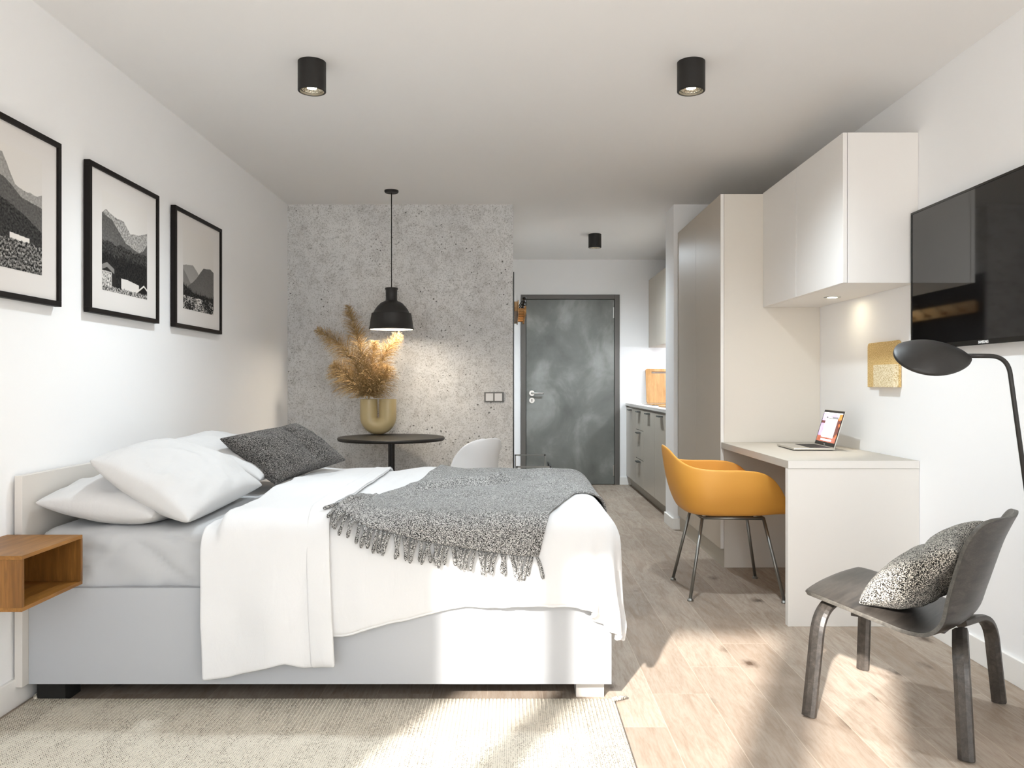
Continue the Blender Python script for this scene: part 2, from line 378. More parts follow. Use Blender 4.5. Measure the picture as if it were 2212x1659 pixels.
# unseen sheer curtain, added to stop direct sun and spread soft daylight inside
nx_ = 160; P = np.zeros((nx_, 3, 3))
for i in range(nx_):
    x = -0.051+i*(1.84+0.051)/(nx_-1)
    for j, z in enumerate((0.01, 1.2, 2.44)): P[i, j] = (x, YW+0.035+0.022*math.sin(x*44)+0.008*math.sin(x*17+1), z)
P[0, :, 0] = -0.051
cur = obj('curtain', gridmesh(P), 'curtain', smooth=True)
tag(cur, 'unseen white sheer curtain added to spread daylight from the right part of the window wall', 'curtain')

# baseboards
def base(name, *a): struct(name, B(*a), 'trim', bevel=0.002)
base('baseboard_left', XL, XL+0.014, YW, YC, 0, 0.099)
base('baseboard_right', XR-0.014, XR, YW, 3.67, 0, 0.099)
base('baseboard_concrete', XL+0.014, XH, YC-0.012, YC, 0, 0.085) if False else None
bm = B(XP-0.014, XP+0.115, YC-0.014, YC, 0, 0.085); B(XP-0.014, XP, YC, 6.45, 0, 0.085, bm)
struct('baseboard_pillar', bm, 'trim', bevel=0.002)
bm = B(XH, 0.098, YE-0.014, YE, 0, 0.085); B(1.194, 1.33, YE-0.014, YE, 0, 0.085, bm)
struct('baseboard_entry', bm, 'trim', bevel=0.002)

# entry door
d = tag(thing('door_1', (0.646, YE, 0)), kind='structure')
def dl(x): return x-0.646
bm = B(dl(0.098), dl(0.154), -0.02, 0.08, 0, 2.109); B(dl(1.138), dl(1.194), -0.02, 0.08, 0, 2.109, bm); B(dl(0.154), dl(1.138), -0.02, 0.08, 2.06, 2.109, bm)
obj('door_frame', bm, 'doorframe', d, bevel=0.002)
obj('door_leaf', B(dl(0.158), dl(1.134), -0.008, 0.04, 0.006, 2.056), 'door', d, bevel=0.002)
obj('door_gap', B(dl(0.152), dl(1.140), 0.042, 0.05, 0.0, 2.062), 'gap', d)
h = obj('door_handle', lathe([(0, 0), (0.03, 0), (0.03, 0.008), (0, 0.008)], 32), 'steel', d, smooth=False)
h.rotation_euler = (PI/2, 0, 0); h.location = (dl(0.221), -0.008, 1.016)
bm = tube(smooth_path([(dl(0.221), -0.014, 1.016), (dl(0.221), -0.06, 1.016), (dl(0.35), -0.06, 1.016)], 0.02), 0.010, 12)
obj('door_lever', bm, 'steel', d, smooth=True)
bm = lathe([(0, 0), (0.03, 0), (0.03, 0.008), (0, 0.008)], 32)
k = obj('keyhole_rose', bm, 'steel', d); k.rotation_euler = (PI/2, 0, 0); k.location = (dl(0.221), -0.008, 0.936)
kk = obj('keyhole', B(dl(0.221)-0.004, dl(0.221)+0.004, -0.018, -0.0165, 0.922, 0.952), 'gap', d)
for z in (1.91, 0.16): obj('hinge', lathe([(0, z-0.06), (0.008, z-0.06), (0.008, z+0.06), (0, z+0.06)], 12, c=(dl(1.128), -0.012, 0)), 'steel', d)

# ------------------------------------------------------------------ lamps in the room
def spot_light(loc, energy, size=2.75, col=(0.82, 0.925, 1.0), blend=1.0, r=0.05, aim=None):
    l = bpy.data.lights.new('lamp_light', 'SPOT'); l.energy = energy; l.spot_size = size; l.spot_blend = blend; l.color = col; l.shadow_soft_size = r
    o = bpy.data.objects.new('lamp_light', l); C.objects.link(o); o.location = loc
    if aim: o.rotation_euler = (Vector(aim)-Vector(loc)).to_track_quat('-Z', 'Y').to_euler()
    return o
def ceiling_spot(x, y, label, energy=78, size=2.6):
    t = thing('ceiling_spotlight', (x, y, ZC), label, 'ceiling light', 'black cylinder spotlights on the ceiling')
    obj('housing', lathe([(0, 0), (0.0595, 0), (0.0595, -0.125), (0.057, -0.127), (0.050, -0.127), (0.045, -0.112), (0.045, -0.095), (0, -0.095)], 64), 'black', t, bevel=0.001)
    obj('reflector', lathe([(0.0445, -0.117), (0.036, -0.108), (0.014, -0.100), (0.0001, -0.0985)], 48), 'reflector', t, smooth=True)
    obj('led', lathe([(0, -0.112), (0.020, -0.112), (0.020, -0.102), (0, -0.102)], 24), 'spotglow', t)
    l = spot_light((x, y, ZC-0.13), energy, size); l.parent = t; l.location = (0, 0, -0.13)
ceiling_spot(-0.859, 3.42, 'black cylinder spotlight on the ceiling above the bed, left of the near pair', 45)
ceiling_spot(0.769, 3.42, 'black cylinder spotlight on the ceiling above the desk side, right of the near pair')
ceiling_spot(0.765, 7.35, 'smaller looking black cylinder spotlight on the hall ceiling before the entry door', 120, 3.05)

# pendant
PX, PY = -0.861, 5.69
t = thing('pendant_lamp', (PX, PY, 1.505), 'black dome pendant lamp hanging over the round table, lit inside', 'pendant lamp')
obj('ceiling_canopy', lathe([(0, 0.995), (0.05, 0.995), (0.05, 0.985), (0.045, 0.978), (0, 0.978)], 40), 'black', t, smooth=False)
obj('cord', tube([(0, 0, 0.98), (0, 0, 0.30)], 0.0035, 8), 'black', t, smooth=True)
obj('lamp_shade', lathe([(0.0, 0.300), (0.043, 0.300), (0.046, 0.296), (0.046, 0.288), (0.041, 0.284), (0.0405, 0.212), (0.044, 0.206), (0.050, 0.204), (0.078, 0.190), (0.102, 0.165), (0.118, 0.142), (0.127, 0.122), (0.141, 0.117), (0.141, 0.112),
     (0.150, 0.060), (0.156, 0.014), (0.160, 0.010), (0.160, 0.003), (0.155, 0.0), (0.151, 0.012), (0.136, 0.110), (0.12, 0.13), (0.098, 0.160), (0.07, 0.188), (0.0, 0.195)], 64), 'lampblack', t, smooth=False, bevel=0)
for p in t.children[-1].data.polygons: p.use_smooth = True
obj('shade_lining', lathe([(0.1535, 0.004), (0.1495, 0.012), (0.1345, 0.108), (0.118, 0.128), (0.096, 0.157), (0.068, 0.185), (0.0001, 0.192)], 64), 'lampin', t, smooth=True)
bm = bmesh.new(); bmesh.ops.create_uvsphere(bm, u_segments=24, v_segments=16, radius=0.03); bmesh.ops.translate(bm, verts=bm.verts, vec=(0, 0, 0.075))
obj('bulb', bm, 'bulb', t, smooth=True)
pl = bpy.data.lights.new('lamp_light', 'POINT'); pl.energy = 14; pl.color = (1, 0.92, 0.80); pl.shadow_soft_size = 0.06
plo = bpy.data.objects.new('lamp_light', pl); C.objects.link(plo); plo.parent = t; plo.location = (0, 0, 0.07)

# ------------------------------------------------------------------ built-ins on the right
# wardrobe
t = thing('wardrobe', (1.57, 5.475, 0), 'tall greige built-in wardrobe with two flat doors beside the desk', 'wardrobe')
def rel(t, x0, x1, y0, y1, z0, z1): L = t.location; return B(x0-L.x, x1-L.x, y0-L.y, y1-L.y, z0-L.z, z1-L.z)
obj('carcass', rel(t, 1.292, XR-0.001, 4.872, 6.115, 0.0, 2.275), 'greige', t)
obj('side_panel', rel(t, 1.292, XR-0.001, 4.852, 4.872, 0.0, 2.275), 'greige', t)
obj('door', rel(t, 1.270, 1.290, 4.852, 5.501, 0.114, 2.275), 'greige_d', t, bevel=0.0012)
obj('door', rel(t, 1.270, 1.290, 5.504, 6.100, 0.114, 2.275), 'greige_d', t, bevel=0.0012)
obj('door_edge', rel(t, 1.2705, 1.2895, 4.849, 4.852, 0.115, 2.274), 'white_cab', t)
obj('plinth', rel(t, 1.290, 1.2925, 4.852, 6.115, 0.0, 0.112), 'plinth', t)
# upper cabinet
t = thing('wall_cabinet', (1.70, 4.26, 1.586), 'white two-door wall cabinet over the desk', 'cabinet')
obj('carcass', rel(t, 1.551, XR-0.001, 3.68, 4.850, 1.590, 2.28), 'white_cab', t)
obj('bottom_panel', rel(t, 1.551, XR-0.001, 3.68, 4.850, 1.586, 1.590), 'white_cab', t)
obj('door', rel(t, 1.529, 1.549, 3.68, 4.288, 1.586, 2.28), 'white_cab', t, bevel=0.0012)
obj('door', rel(t, 1.529, 1.549, 4.291, 4.850, 1.586, 2.28), 'white_cab', t, bevel=0.0012)
rl = obj('recessed_downlight', lathe([(0.0001, 0.002), (0.030, 0.002), (0.032, -0.003), (0.042, -0.003), (0.043, 0.0), (0.043, 0.003)], 40), 'steel', t, smooth=False)
rl.location = (1.725-1.70, 4.29-4.26, -0.001)
g = obj('lens', lathe([(0.0001, -0.0022), (0.024, -0.0022), (0.024, 0.0), (0.0001, 0.0)], 32), 'spotglow', rl)
l = spot_light((0, 0, -0.012), 9.0, 1.25, (1, 0.93, 0.80), 0.35, 0.012); l.parent = rl
l.rotation_euler = (0.0, math.radians(22), 0)

# desk
t = thing('desk', (1.57, 4.26, 0), 'white built-in desk with slab worktop and solid side panel below the wall cabinet', 'desk')
obj('worktop', rel(t, 1.272, XR-0.001, 3.67, 4.846, 0.728, 0.764), 'desktop', t, bevel=0.001)
obj('front_edge', rel(t, 1.2725, XR-0.0015, 3.6685, 3.6700, 0.7285, 0.7635), 'desk', t)
obj('side_panel', rel(t, 1.272, XR-0.001, 3.67, 3.707, 0.0, 0.7275), 'desk', t, bevel=0.001)
obj('back_rail', rel(t, 1.80, XR-0.001, 3.707, 4.846, 0.62, 0.7275), 'desk', t)

# kitchen
KY = [8.848, 8.17, 7.71, 7.09, 6.455]
lab = ['greige kitchen base cabinet with one door, farthest, against the entry wall', 'narrow greige kitchen drawer unit with three bar handles',
       'greige kitchen base cabinet between the drawer unit and the nearest cabinet', 'greige kitchen base cabinet nearest the white pillar']
for i in range(4):
    y1, y0 = KY[i]-0.0012, KY[i+1]+0.0012; yc = (y0+y1)/2; w = y1-y0
    t = thing('kitchen_drawer_unit' if i == 1 else 'kitchen_base_cabinet', (1.57, yc, 0.09), lab[i], 'cabinet', 'kitchen base units in the hall')
    obj('carcass', rel(t, 1.292, XR-0.001, y0, y1, 0.092, 0.878), 'kitchen', t)
    def hnd(p, z, ww=0.13):
        bm = B(1.236-1.57, 1.27-1.57, -ww/2, ww/2, z-0.006-0.09, z+0.006-0.09)
        return obj('handle', bm, 'handle', p, bevel=0.001)
    def part(n, z0, z1, hz):
        o = obj(n, B(1.271-1.57, 1.290-1.57, -w/2+0.001, w/2-0.001, z0-0.09, z1-0.09), 'kitchen', t, bevel=0.0015); hnd(o, hz)
    if i == 1:
        part('drawer', 0.102, 0.365, 0.345); part('drawer', 0.370, 0.655, 0.632); part('drawer', 0.660, 0.862, 0.842)
    else: part('door', 0.102, 0.862, 0.842)
struct('trim_1', B(1.32, 1.33, 6.455, YE-0.002, 0, 0.09), 'plinth')
tag(obj('kitchen_worktop', B(1.262, XR-0.001, 6.455, YE-0.002, 0.8785, 0.908), 'counter', bevel=0.002), 'pale stone kitchen worktop running over the base cabinets', 'worktop')
tag(obj('induction_hob', B(1.36, 1.80, 7.75, 8.33, 0.9085, 0.914), 'hob', bevel=0.002), 'flat black glass hob set on the kitchen worktop', 'hob')
t = obj('wooden_tray', B(1.35, 1.62, 6.95, 7.35, 0.9085, 0.924), 'board', bevel=0.004); tag(t, 'flat wooden board lying on the kitchen worktop near the pillar', 'cutting board')
# upright cutting board with slot handle
def cut_board():
    bm = bmesh.new(); W, H, T, r = 0.30, 0.385, 0.018, 0.02
    me = bmesh.new()
    outer = []
    for cx, cz, a0 in ((W-r, H-r, 0), (r, H-r, 90), (r, r, 180), (W-r, r, 270)):
        for k in range(6): a = math.radians(a0+k*18); outer.append((cx+r*math.cos(a), cz+r*math.sin(a)))
    inner = []
    hx0, hx1, hz, hr = 0.075, 0.225, H-0.042, 0.011
    for cx, a0 in ((hx1, -90), (hx0, 90)):
        for k in range(9): a = math.radians(a0+k*22.5); inner.append((cx+hr*math.cos(a), hz+hr*math.sin(a)))
    def loop(pts, y): return [bm.verts.new((x, y, z)) for x, z in pts]
    o0, i0, o1, i1 = loop(outer, 0), loop(inner, 0), loop(outer, T), loop(inner, T)
    for a, c_ in ((o0, i0), (o1, i1)):
        ed = [bm.edges.new((L[k], L[(k+1) % len(L)])) for L in (a, c_) for k in range(len(L))]
        bmesh.ops.triangle_fill(bm, edges=ed, use_beauty=True)
    for a, c_ in ((o0, o1), (i0, i1)):
        for k in range(len(a)): bm.faces.new((a[k], a[(k+1) % len(a)], c_[(k+1) % len(a)], c_[k]))
    return bm
cb_ = obj('cutting_board', cut_board(), 'board', bevel=0.002)
cb_.location = (1.478, 8.735, 0.910); cb_.rotation_euler = (math.radians(-12), 0, 0)
tag(cb_, 'bamboo cutting board with slot handle leaning upright on the entry wall', 'cutting board')
UY = [8.848, 8.40, 7.97, 7.46, 6.95, 6.455]
ul = ['farthest greige kitchen wall cabinet, against the entry wall', 'greige kitchen wall cabinet, second from the entry wall', 'greige kitchen wall cabinet, third from the entry wall',
      'greige kitchen wall cabinet, fourth from the entry wall', 'greige kitchen wall cabinet right behind the pillar']
for i in range(5):
    y1, y0 = UY[i]-0.0012, UY[i+1]+0.0012
    t = thing('kitchen_wall_cabinet', (1.70, (y0+y1)/2, 1.52), ul[i], 'cabinet', 'kitchen wall cabinets in the hall')
    obj('carcass', rel(t, 1.538, XR-0.001, y0, y1, 1.521, 2.27), 'kit_up', t); obj('door', rel(t, 1.518, 1.537, y0+0.001, y1-0.001, 1.52, 2.27), 'kit_up', t, bevel=0.0015)

t = thing('added_hall_fill', (1.855, 7.65, 1.505), 'thin unseen strip lamp added under the kitchen wall cabinets to brighten the hall', 'added fill light')  # fill light added behind the pillar to lift the hall walls
obj('housing', B(-0.012, 0.012, -1.15, 1.15, 0.006, 0.014), 'alu', t)
obj('diffuser', B(-0.010, 0.010, -1.14, 1.14, 0.0, 0.0055), 'strip', t)
# hall: dark panel, coat rack, rack frame
tag(obj('wall_panel', B(XH+0.001, XH+0.010, 6.16, 8.2, 0.02, 1.985), 'tvb', bevel=0.001), 'thin dark panel on the hall wall behind the coat rack', 'panel')
t = thing('coat_rack', (XH+0.010, 6.9, 1.72), 'wooden coat rack with round pegs and black hooks on the hall wall', 'coat rack')
obj('rail', B(0.0005, 0.028, -0.66, 0.66, -0.03, 0.045), 'pegwood', t, bevel=0.002)
obj('back_board', B(0.0285, 0.036, -0.68, 0.68, -0.04, 0.055), 'pegwood', t, bevel=0.001)
for i in range(5):
    y = -0.52+i*0.26
    p = obj('peg', lathe([(0, 0), (0.014, 0), (0.014, 0.045), (0.034, 0.045), (0.034, 0.060), (0, 0.060)], 24), 'pegwood', t, bevel=0.001); p.rotation_euler = (0, PI/2, 0); p.location = (0.0365, y, -0.01)
for i in range(4):
    y = -0.39+i*0.26
    obj('hook', tube(smooth_path([(0.037, y, 0.03), (0.06, y, 0.07), (0.085, y, 0.085), (0.085, y, 0.10)], 0.02), 0.004, 8), 'black', t, smooth=True)
    obj('hook_knob', lathe([(0, 0.085), (0.014, 0.087), (0.016, 0.097), (0.013, 0.106), (0, 0.108)], 16, c=(0.085, y, 0)), 'black', t, smooth=True)
t = thing('shoe_rack', (0.16, 6.9, 0), 'low grey metal frame shoe rack in the hall, seen over the throw', 'shoe rack')
def loopf(y, x0, x1, z0, z1, r=0.006):
    bm = bmesh.new()
    for (a, c_) in (((x0, y, z0), (x0, y, z1)), ((x0, y, z1), (x1, y, z1)), ((x1, y, z1), (x1, y, z0))):
        xs = sorted((a[0], c_[0])); zs = sorted((a[2], c_[2]))
        B(xs[0]-r, xs[1]+r, y-r, y+r, zs[0]-(r if zs[0] == zs[1] else 0), zs[1]+r, bm)
    return bm
obj('end_frame', loopf(-0.53, -0.122, 0.147, 0, 0.455), 'gunmetal', t); obj('end_frame', loopf(0.53, -0.13, 0.147, 0, 0.455), 'gunmetal', t)
obj('side_plate', B(0.141, 0.153, -0.52, -0.15, 0.10, 0.46), 'black', t, bevel=0.001)
obj('shelf', B(-0.13, 0.14, -0.12, 0.53, 0.262, 0.274), 'black', t, bevel=0.001); obj('shelf', B(-0.13, 0.14, -0.53, 0.53, 0.08, 0.092), 'black', t, bevel=0.001)

# light switch
t = thing('light_switch', (-0.1385, YC, 1.017), 'double light switch in a grey frame on the concrete wall', 'light switch')
obj('frame', B(-0.075, 0.075, -0.009, -0.0005, -0.039, 0.039), 'switchf', t, bevel=0.002)
for x in (-0.034, 0.034): obj('rocker', B(x-0.029, x+0.029, -0.013, -0.0095, -0.029, 0.029), 'switch', t, bevel=0.002)

# ------------------------------------------------------------------ TV
t = thing('television', (XR, 3.095, 1.585), 'large black flat television on the right wall', 'television')
y0, y1, z0, z1 = -0.555, 0.565, -0.313, 0.317
obj('bracket', B(-0.022, -0.001, -0.2, 0.2, -0.15, 0.15), 'tvb', t)
obj('back_case', B(-0.038, -0.022, y0+0.02, y1-0.02, z0+0.02, z1-0.02), 'tvb', t, bevel=0.003)
bm = B(-0.046, -0.036, y0, y1, z1-0.009, z1); B(-0.046, -0.036, y0, y1, z0, z0+0.020, bm); B(-0.046, -0.036, y0, y0+0.009, z0+0.02, z1-0.009, bm); B(-0.046, -0.036, y1-0.009, y1, z0+0.02, z1-0.009, bm)
obj('bezel', bm, 'tvb', t)
obj('screen', B(-0.044, -0.0385, y0+0.009, y1-0.009, z0+0.02, z1-0.009), 'tv', t)
fc = bpy.data.curves.new('logo', 'FONT'); fc.body = 'SAMSUNG'; fc.size = 0.0145; fc.align_x = 'CENTER'; fc.align_y = 'CENTER'; fc.extrude = 0.0004; fc.offset = 0.0004
fo = bpy.data.objects.new('tmp', fc); C.objects.link(fo); bpy.context.view_layer.update()
me = bpy.data.meshes.new_from_object(fo.evaluated_get(bpy.context.evaluated_depsgraph_get())); bpy.data.objects.remove(fo)
lo = obj('logo', me, None, t); me.materials.clear(); me.materials.append(M['logo'])
lo.rotation_euler = (PI/2, 0, -PI/2); lo.location = (-0.0466, 0.0, z0+0.0095)

# ------------------------------------------------------------------ pictures on left wall
def fbm1(x, seed, f=3.0, oct=5):
    r = 0; a = 0.5
    for k in range(oct): r += a*mnoise.noise(Vector((x*f, seed*7.3+k, 0.3))); f *= 2.1; a *= 0.5
    return r
def print_cols(kind, n, m):
    rs = np.random.RandomState(kind+3); U, V = np.meshgrid(np.linspace(0, 1, n), np.linspace(0, 1, m), indexing='ij')
    g = np.zeros((n, m)); us = np.linspace(0, 1, n)
    def f2(fx, fy, sd, oc=4):
        out = np.zeros((n, m))
        for i in range(n):
            for j in range(m): out[i, j] = mnoise.fractal(Vector((U[i, j]*fx, V[i, j]*fy, sd)), 0.9, 2.2, oc)
        return out
    tex = f2(42, 52, kind*3.1, 6)*0.75+f2(110, 130, kind*2.3+7, 2)*0.35; tex2 = f2(7, 9, kind*5.7+2, 3)
    sky = 0.70-0.10*(1-V); g[:] = sky
    def layer(h, tone, tx, grad=0.0):
        nonlocal g
        mask = V < h[:, None]; d = h[:, None]-V
        g = np.where(mask, np.clip(tone+grad*d+tx*tex, 0.004, 0.95), g)
    N1 = np.array([fbm1(u, kind+1, 4) for u in us]); N2 = np.array([fbm1(u, kind+5, 3) for u in us]); N3 = np.array([fbm1(u, kind+9, 9) for u in us]); N4 = np.array([fbm1(u, kind+15, 30, 2) for u in us])
    if kind == 0:      # steep slope falling right, village and trees
        layer(np.interp(us, [0, .45, .62, .8, 1], [.95, .93, .70, .66, .69])+N1*0.06, 0.30, 0.14, 0.25)
        layer(np.interp(us, [0, .5, .7, 1], [.80, .72, .62, .58])+N2*0.05, 0.10, 0.06, 0.06)
        layer(np.interp(us, [0, .5, .8, 1], [.66, .55, .45, .36])+N3*0.03, 0.035, 0.06)
        for (a, c_, h, dh) in ((.55, .82, .30, .045), (.9, 1.0, .23, .03)):
            mk = (U > a) & (U < c_) & (V < h-(U-a)*0.05) & (V > h-dh-(U-a)*0.05); g[mk] = 0.75
            mk = (U > a) & (U < c_) & (V < h-dh-(U-a)*0.05) & (V > h-dh*2-(U-a)*0.05); g[mk] = 0.35
        mk = V < 0.24+0.05*N4[:, None]; g = np.where(mk, np.clip(0.12+0.55*tex, 0.004, 0.8), g)
    elif kind == 1:
        layer(np.interp(us, [0, .1, .25, .45, .6, .8, .92, 1], [.86, .90, .86, .84, .74, .76, .80, .82])-0.08+N1*0.04+N4*.01, 0.32, 0.35, 0.1)
        layer(np.interp(us, [0, .2, .5, .8, .9, 1], [.83, .80, .62, .55, .58, .66])-0.06+N2*0.03, 0.10, 0.07, 0.12)
        layer(np.interp(us, [0, .4, .7, 1], [.50, .50, .47, .50])+N3*0.04, 0.04, 0.09)
        layer(.36+N3*0.05+np.abs(N4)*0.12, 0.015, 0.04)
        mk = (V < .32-.35*np.abs(U-.12)) & (U < .28); g[mk] = 0.02
        mk = (V < .29-.35*np.abs(U-.10)) & (U < .25) & (V > .24-.35*np.abs(U-.10)); g[mk] = .22
        mk = (V < .20) & (U < .2); g = np.where(mk, np.clip(0.45+.8*tex, 0.01, .8), g)
        mk = (V < .16) & (V > .045) & (U > .40) & (U < .80) & (V < .175-.1*(U-.4)); g[mk] = .68
        mk = (V < .15-.5*np.abs(U-.92)) & (U > .66); g[mk] = .01
        mk = (V < .15-.5*np.abs(U-.92)) & (V > .13-.5*np.abs(U-.92)) & (U > .66); g[mk] = .7
        mk = V < .05+N4[:, None]*.04; g = np.where(mk, np.clip(0.25+.8*tex, 0.01, .7), g)
    else:
        layer(np.interp(us, [0, .1, .3, .45, .55, 1], [.54, .56, .58, .50, .42, .40])+N1*0.02, 0.30, 0.02, 0.15)
        layer(np.interp(us, [0, .12, .3, 1], [.50, .42, .28, .2])+N2*.02, 0.20, 0.02, 0.1)
        layer(np.interp(us, [0, .1, .3, .55, .65, .9, 1], [.1, .28, .36, .52, .58, .60, .58])+N2*0.03, 0.12, 0.03, 0.05)
        layer(np.interp(us, [0, .3, 1], [.30, .22, .20])+np.abs(N4)*0.14, 0.02, 0.07)
        mk = (V < .17) & (tex+tex2*.4 > .22); g[mk] = .6
    c3 = np.stack([g*1.0, g*0.955, g*0.90], -1); return c3.astype(np.float32)
def picture(y0, y1, label, kind):
    z0, z1 = 1.408, 2.022; t = thing('framed_print', (XL, (y0+y1)/2, (z0+z1)/2), label, 'picture', 'black framed mountain prints on the left wall')
    hw, hh, f = (y1-y0)/2, (z1-z0)/2, 0.020
    bm = bmesh.new(); T0, T1 = 0.006, 0.031
    B(T0, T1, -hw, hw, hh-f, hh, bm); B(T0, T1, -hw, hw, -hh, -hh+f, bm); B(T0, T1, -hw, -hw+f, -hh+f, hh-f, bm); B(T0, T1, hw-f, hw, -hh+f, hh-f, bm)
    obj('frame', bm, 'framewood', t, bevel=0.001)
    obj('mat', B(T0+0.002, T1-0.009, -hw+f, hw-f, -hh+f, hh-f), 'mat', t)
    n, m = 230, 270; a, c_ = -hw+0.112, hw-0.112; zz0, zz1 = -hh+0.103, hh-0.095
    Y, Z = np.meshgrid(np.linspace(a, c_, n), np.linspace(zz0, zz1, m), indexing='ij')
    P = np.stack([np.full_like(Y, T1-0.0085), Y, Z], -1)
    obj('print', gridmesh(P, name='print', cols=print_cols(kind, n, m)), 'print', t)
picture(2.365, 3.000, 'black framed mountain photograph nearest the camera, cut off by the picture edge', 0)
picture(3.199, 3.832, 'black framed mountain photograph with chalet roofs, middle of the three', 1)
picture(4.016, 4.661, 'black framed photograph of a misty valley, nearest the concrete wall', 2)

# ------------------------------------------------------------------ wall box beside bed
t = thing('bedside_shelf', (XL, 2.554, 0.519), 'open oak box shelf hung on the left wall by the headboard', 'shelf')
X1, hy, hz, th = 0.259, 0.169, 0.084, 0.012
obj('top_panel', B(0.001, X1, -hy, hy, hz-th, hz), 'oakbox', t, bevel=0.0008); obj('bottom_panel', B(0.001, X1, -hy, hy, -hz, -hz+th), 'oakbox', t, bevel=0.0008)
obj('end_panel', B(0.001, X1, -hy, -hy+th, -hz+th, hz-th), 'oakbox_v', t); obj('end_panel', B(0.001, X1, hy-th, hy, -hz+th, hz-th), 'oakbox_v', t)
obj('back_panel', B(0.001, 0.010, -hy+th, hy-th, -hz+th, hz-th), 'oakbox', t)

# ------------------------------------------------------------------ bed
BX0, BX1, BY0, BY1 = -1.690, 0.348, 2.783, 4.235
t = thing('bed', ((BX0+BX1)/2, (BY0+BY1)/2, 0), 'pale grey lacquered double bed with low headboard', 'bed')
obj('headboard', rel(t, BX0-0.027, BX0, 2.748, BY1+0.035, 0.070, 0.800), 'headpaint', t, bevel=0.0015)
obj('side_rail', rel(t, BX0+0.0005, BX1, BY0, BY0+0.022, 0.069, 0.405), 'bedpaint', t, bevel=0.0012)
obj('side_rail', rel(t, BX0+0.0005, BX1, BY1-0.022, BY1, 0.069, 0.405), 'bedpaint', t, bevel=0.0012)
obj('foot_rail', rel(t, BX1-0.022, BX1-0.0002, BY0+0.0225, BY1-0.0225, 0.069, 0.405), 'bedpaint', t, bevel=0.0012)
obj('slat_base', rel(t, BX0+0.002, BX1-0.023, BY0+0.0225, BY1-0.0225, 0.095, 0.33), 'under', t)
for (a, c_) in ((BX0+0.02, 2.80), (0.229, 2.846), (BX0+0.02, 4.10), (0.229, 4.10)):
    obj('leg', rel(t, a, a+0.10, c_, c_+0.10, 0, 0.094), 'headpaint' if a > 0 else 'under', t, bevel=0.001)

def sdf_push(P, box, r, off=0.0):
    """push points out of a rounded box; returns mask"""
    x0, x1, y0, y1, z0, z1 = box; c_ = np.array([(x0+x1)/2, (y0+y1)/2, (z0+z1)/2]); h = np.array([(x1-x0)/2, (y1-y0)/2, (z1-z0)/2])-r
    d = P-c_; q = np.abs(d)-h; sg = np.where(d >= 0, 1.0, -1.0); qo = np.maximum(q, 0); L = np.linalg.norm(qo, axis=-1)
    ins = L < 1e-9; k = np.argmax(q, -1)
    g = np.where(ins[..., None], np.eye(3)[k], qo/np.maximum(L, 1e-9)[..., None])*sg
    dist = np.where(ins, np.max(q, -1), L)-r-off
    m = dist < 0; P[m] -= g[m]*dist[m][:, None]
    return m
def cloth_sim(P, rest, collide, steps=160, iters=9, stretch=1.0, grav=-1.9, dt=0.016, bend=0.12, damp=0.985):
    n, m = P.shape[:2]; X = P.copy(); V = X.copy()
    cons = []
    def add(a, b_, st):
        r = np.linalg.norm(rest[a]-rest[b_], axis=-1)*stretch; cons.append((a, b_, r, st))
    s = slice
    for par in (0, 1):
        k = (n-par)//2*2+par; add((s(par, k-0, 2), s(None)), (s(par+1, k+1 if k+1 <= n else n, 2), s(None)), 1.0) if False else None
    def pairs(di, dj, st):
        for pi2 in (0, 1):
            # colour along the moving axis so that no vertex is shared
            if di and not dj: rows = np.arange(pi2*di, n-di); rows = rows[((rows-pi2*di)//di) % 2 == 0]; a = (rows[:, None], np.arange(m)[None, :]); b_ = (rows[:, None]+di, np.arange(m)[None, :])
            elif dj and not di: cs = np.arange(pi2*dj, m-dj); cs = cs[((cs-pi2*dj)//dj) % 2 == 0]; a = (np.arange(n)[:, None], cs[None, :]); b_ = (np.arange(n)[:, None], cs[None, :]+dj)
            else:
                rows = np.arange(pi2, n-1, 2); cs = np.arange(0, m-1); 
                if dj > 0: a = (rows[:, None], cs[None, :]); b_ = (rows[:, None]+1, cs[None, :]+1)
                else: a = (rows[:, None], cs[None, :]+1); b_ = (rows[:, None]+1, cs[None, :])
            add(a, b_, st)
    pairs(1, 0, 1.0); pairs(0, 1, 1.0); pairs(1, 1, 0.5); pairs(1, -1, 0.5); pairs(2, 0, bend); pairs(0, 2, bend)
    for st in range(steps):
        vel = (X-V)*damp; V = X.copy(); X = X+vel; X[..., 2] += grav*dt*dt
        for it in range(iters):
            for a, b_, r, w in cons:
                d = X[b_]-X[a]; L = np.linalg.norm(d, axis=-1); k = (0.5*w*(L-r)/np.maximum(L, 1e-9))[..., None]*d
                X[a] += k; X[b_] -= k
        msk = collide(X)
        V[msk] = V[msk]*0.35+X[msk]*0.65
    return X
def vnoise(A, f, seed):
    out = np.empty(A.shape[:-1]); flat = A.reshape(-1, A.shape[-1]); o = out.reshape(-1)
    for i in range(len(flat)): o[i] = mnoise.noise(Vector((flat[i][0]*f, flat[i][1]*f, seed)))
    return out
def laplace(X, it):
    for _ in range(it):
        Y = X.copy(); Y[1:-1, 1:-1] = 0.25*(X[:-2, 1:-1]+X[2:, 1:-1]+X[1:-1, :-2]+X[1:-1, 2:]); X = 0.5*X+0.5*Y
    return X
MZ = 0.605
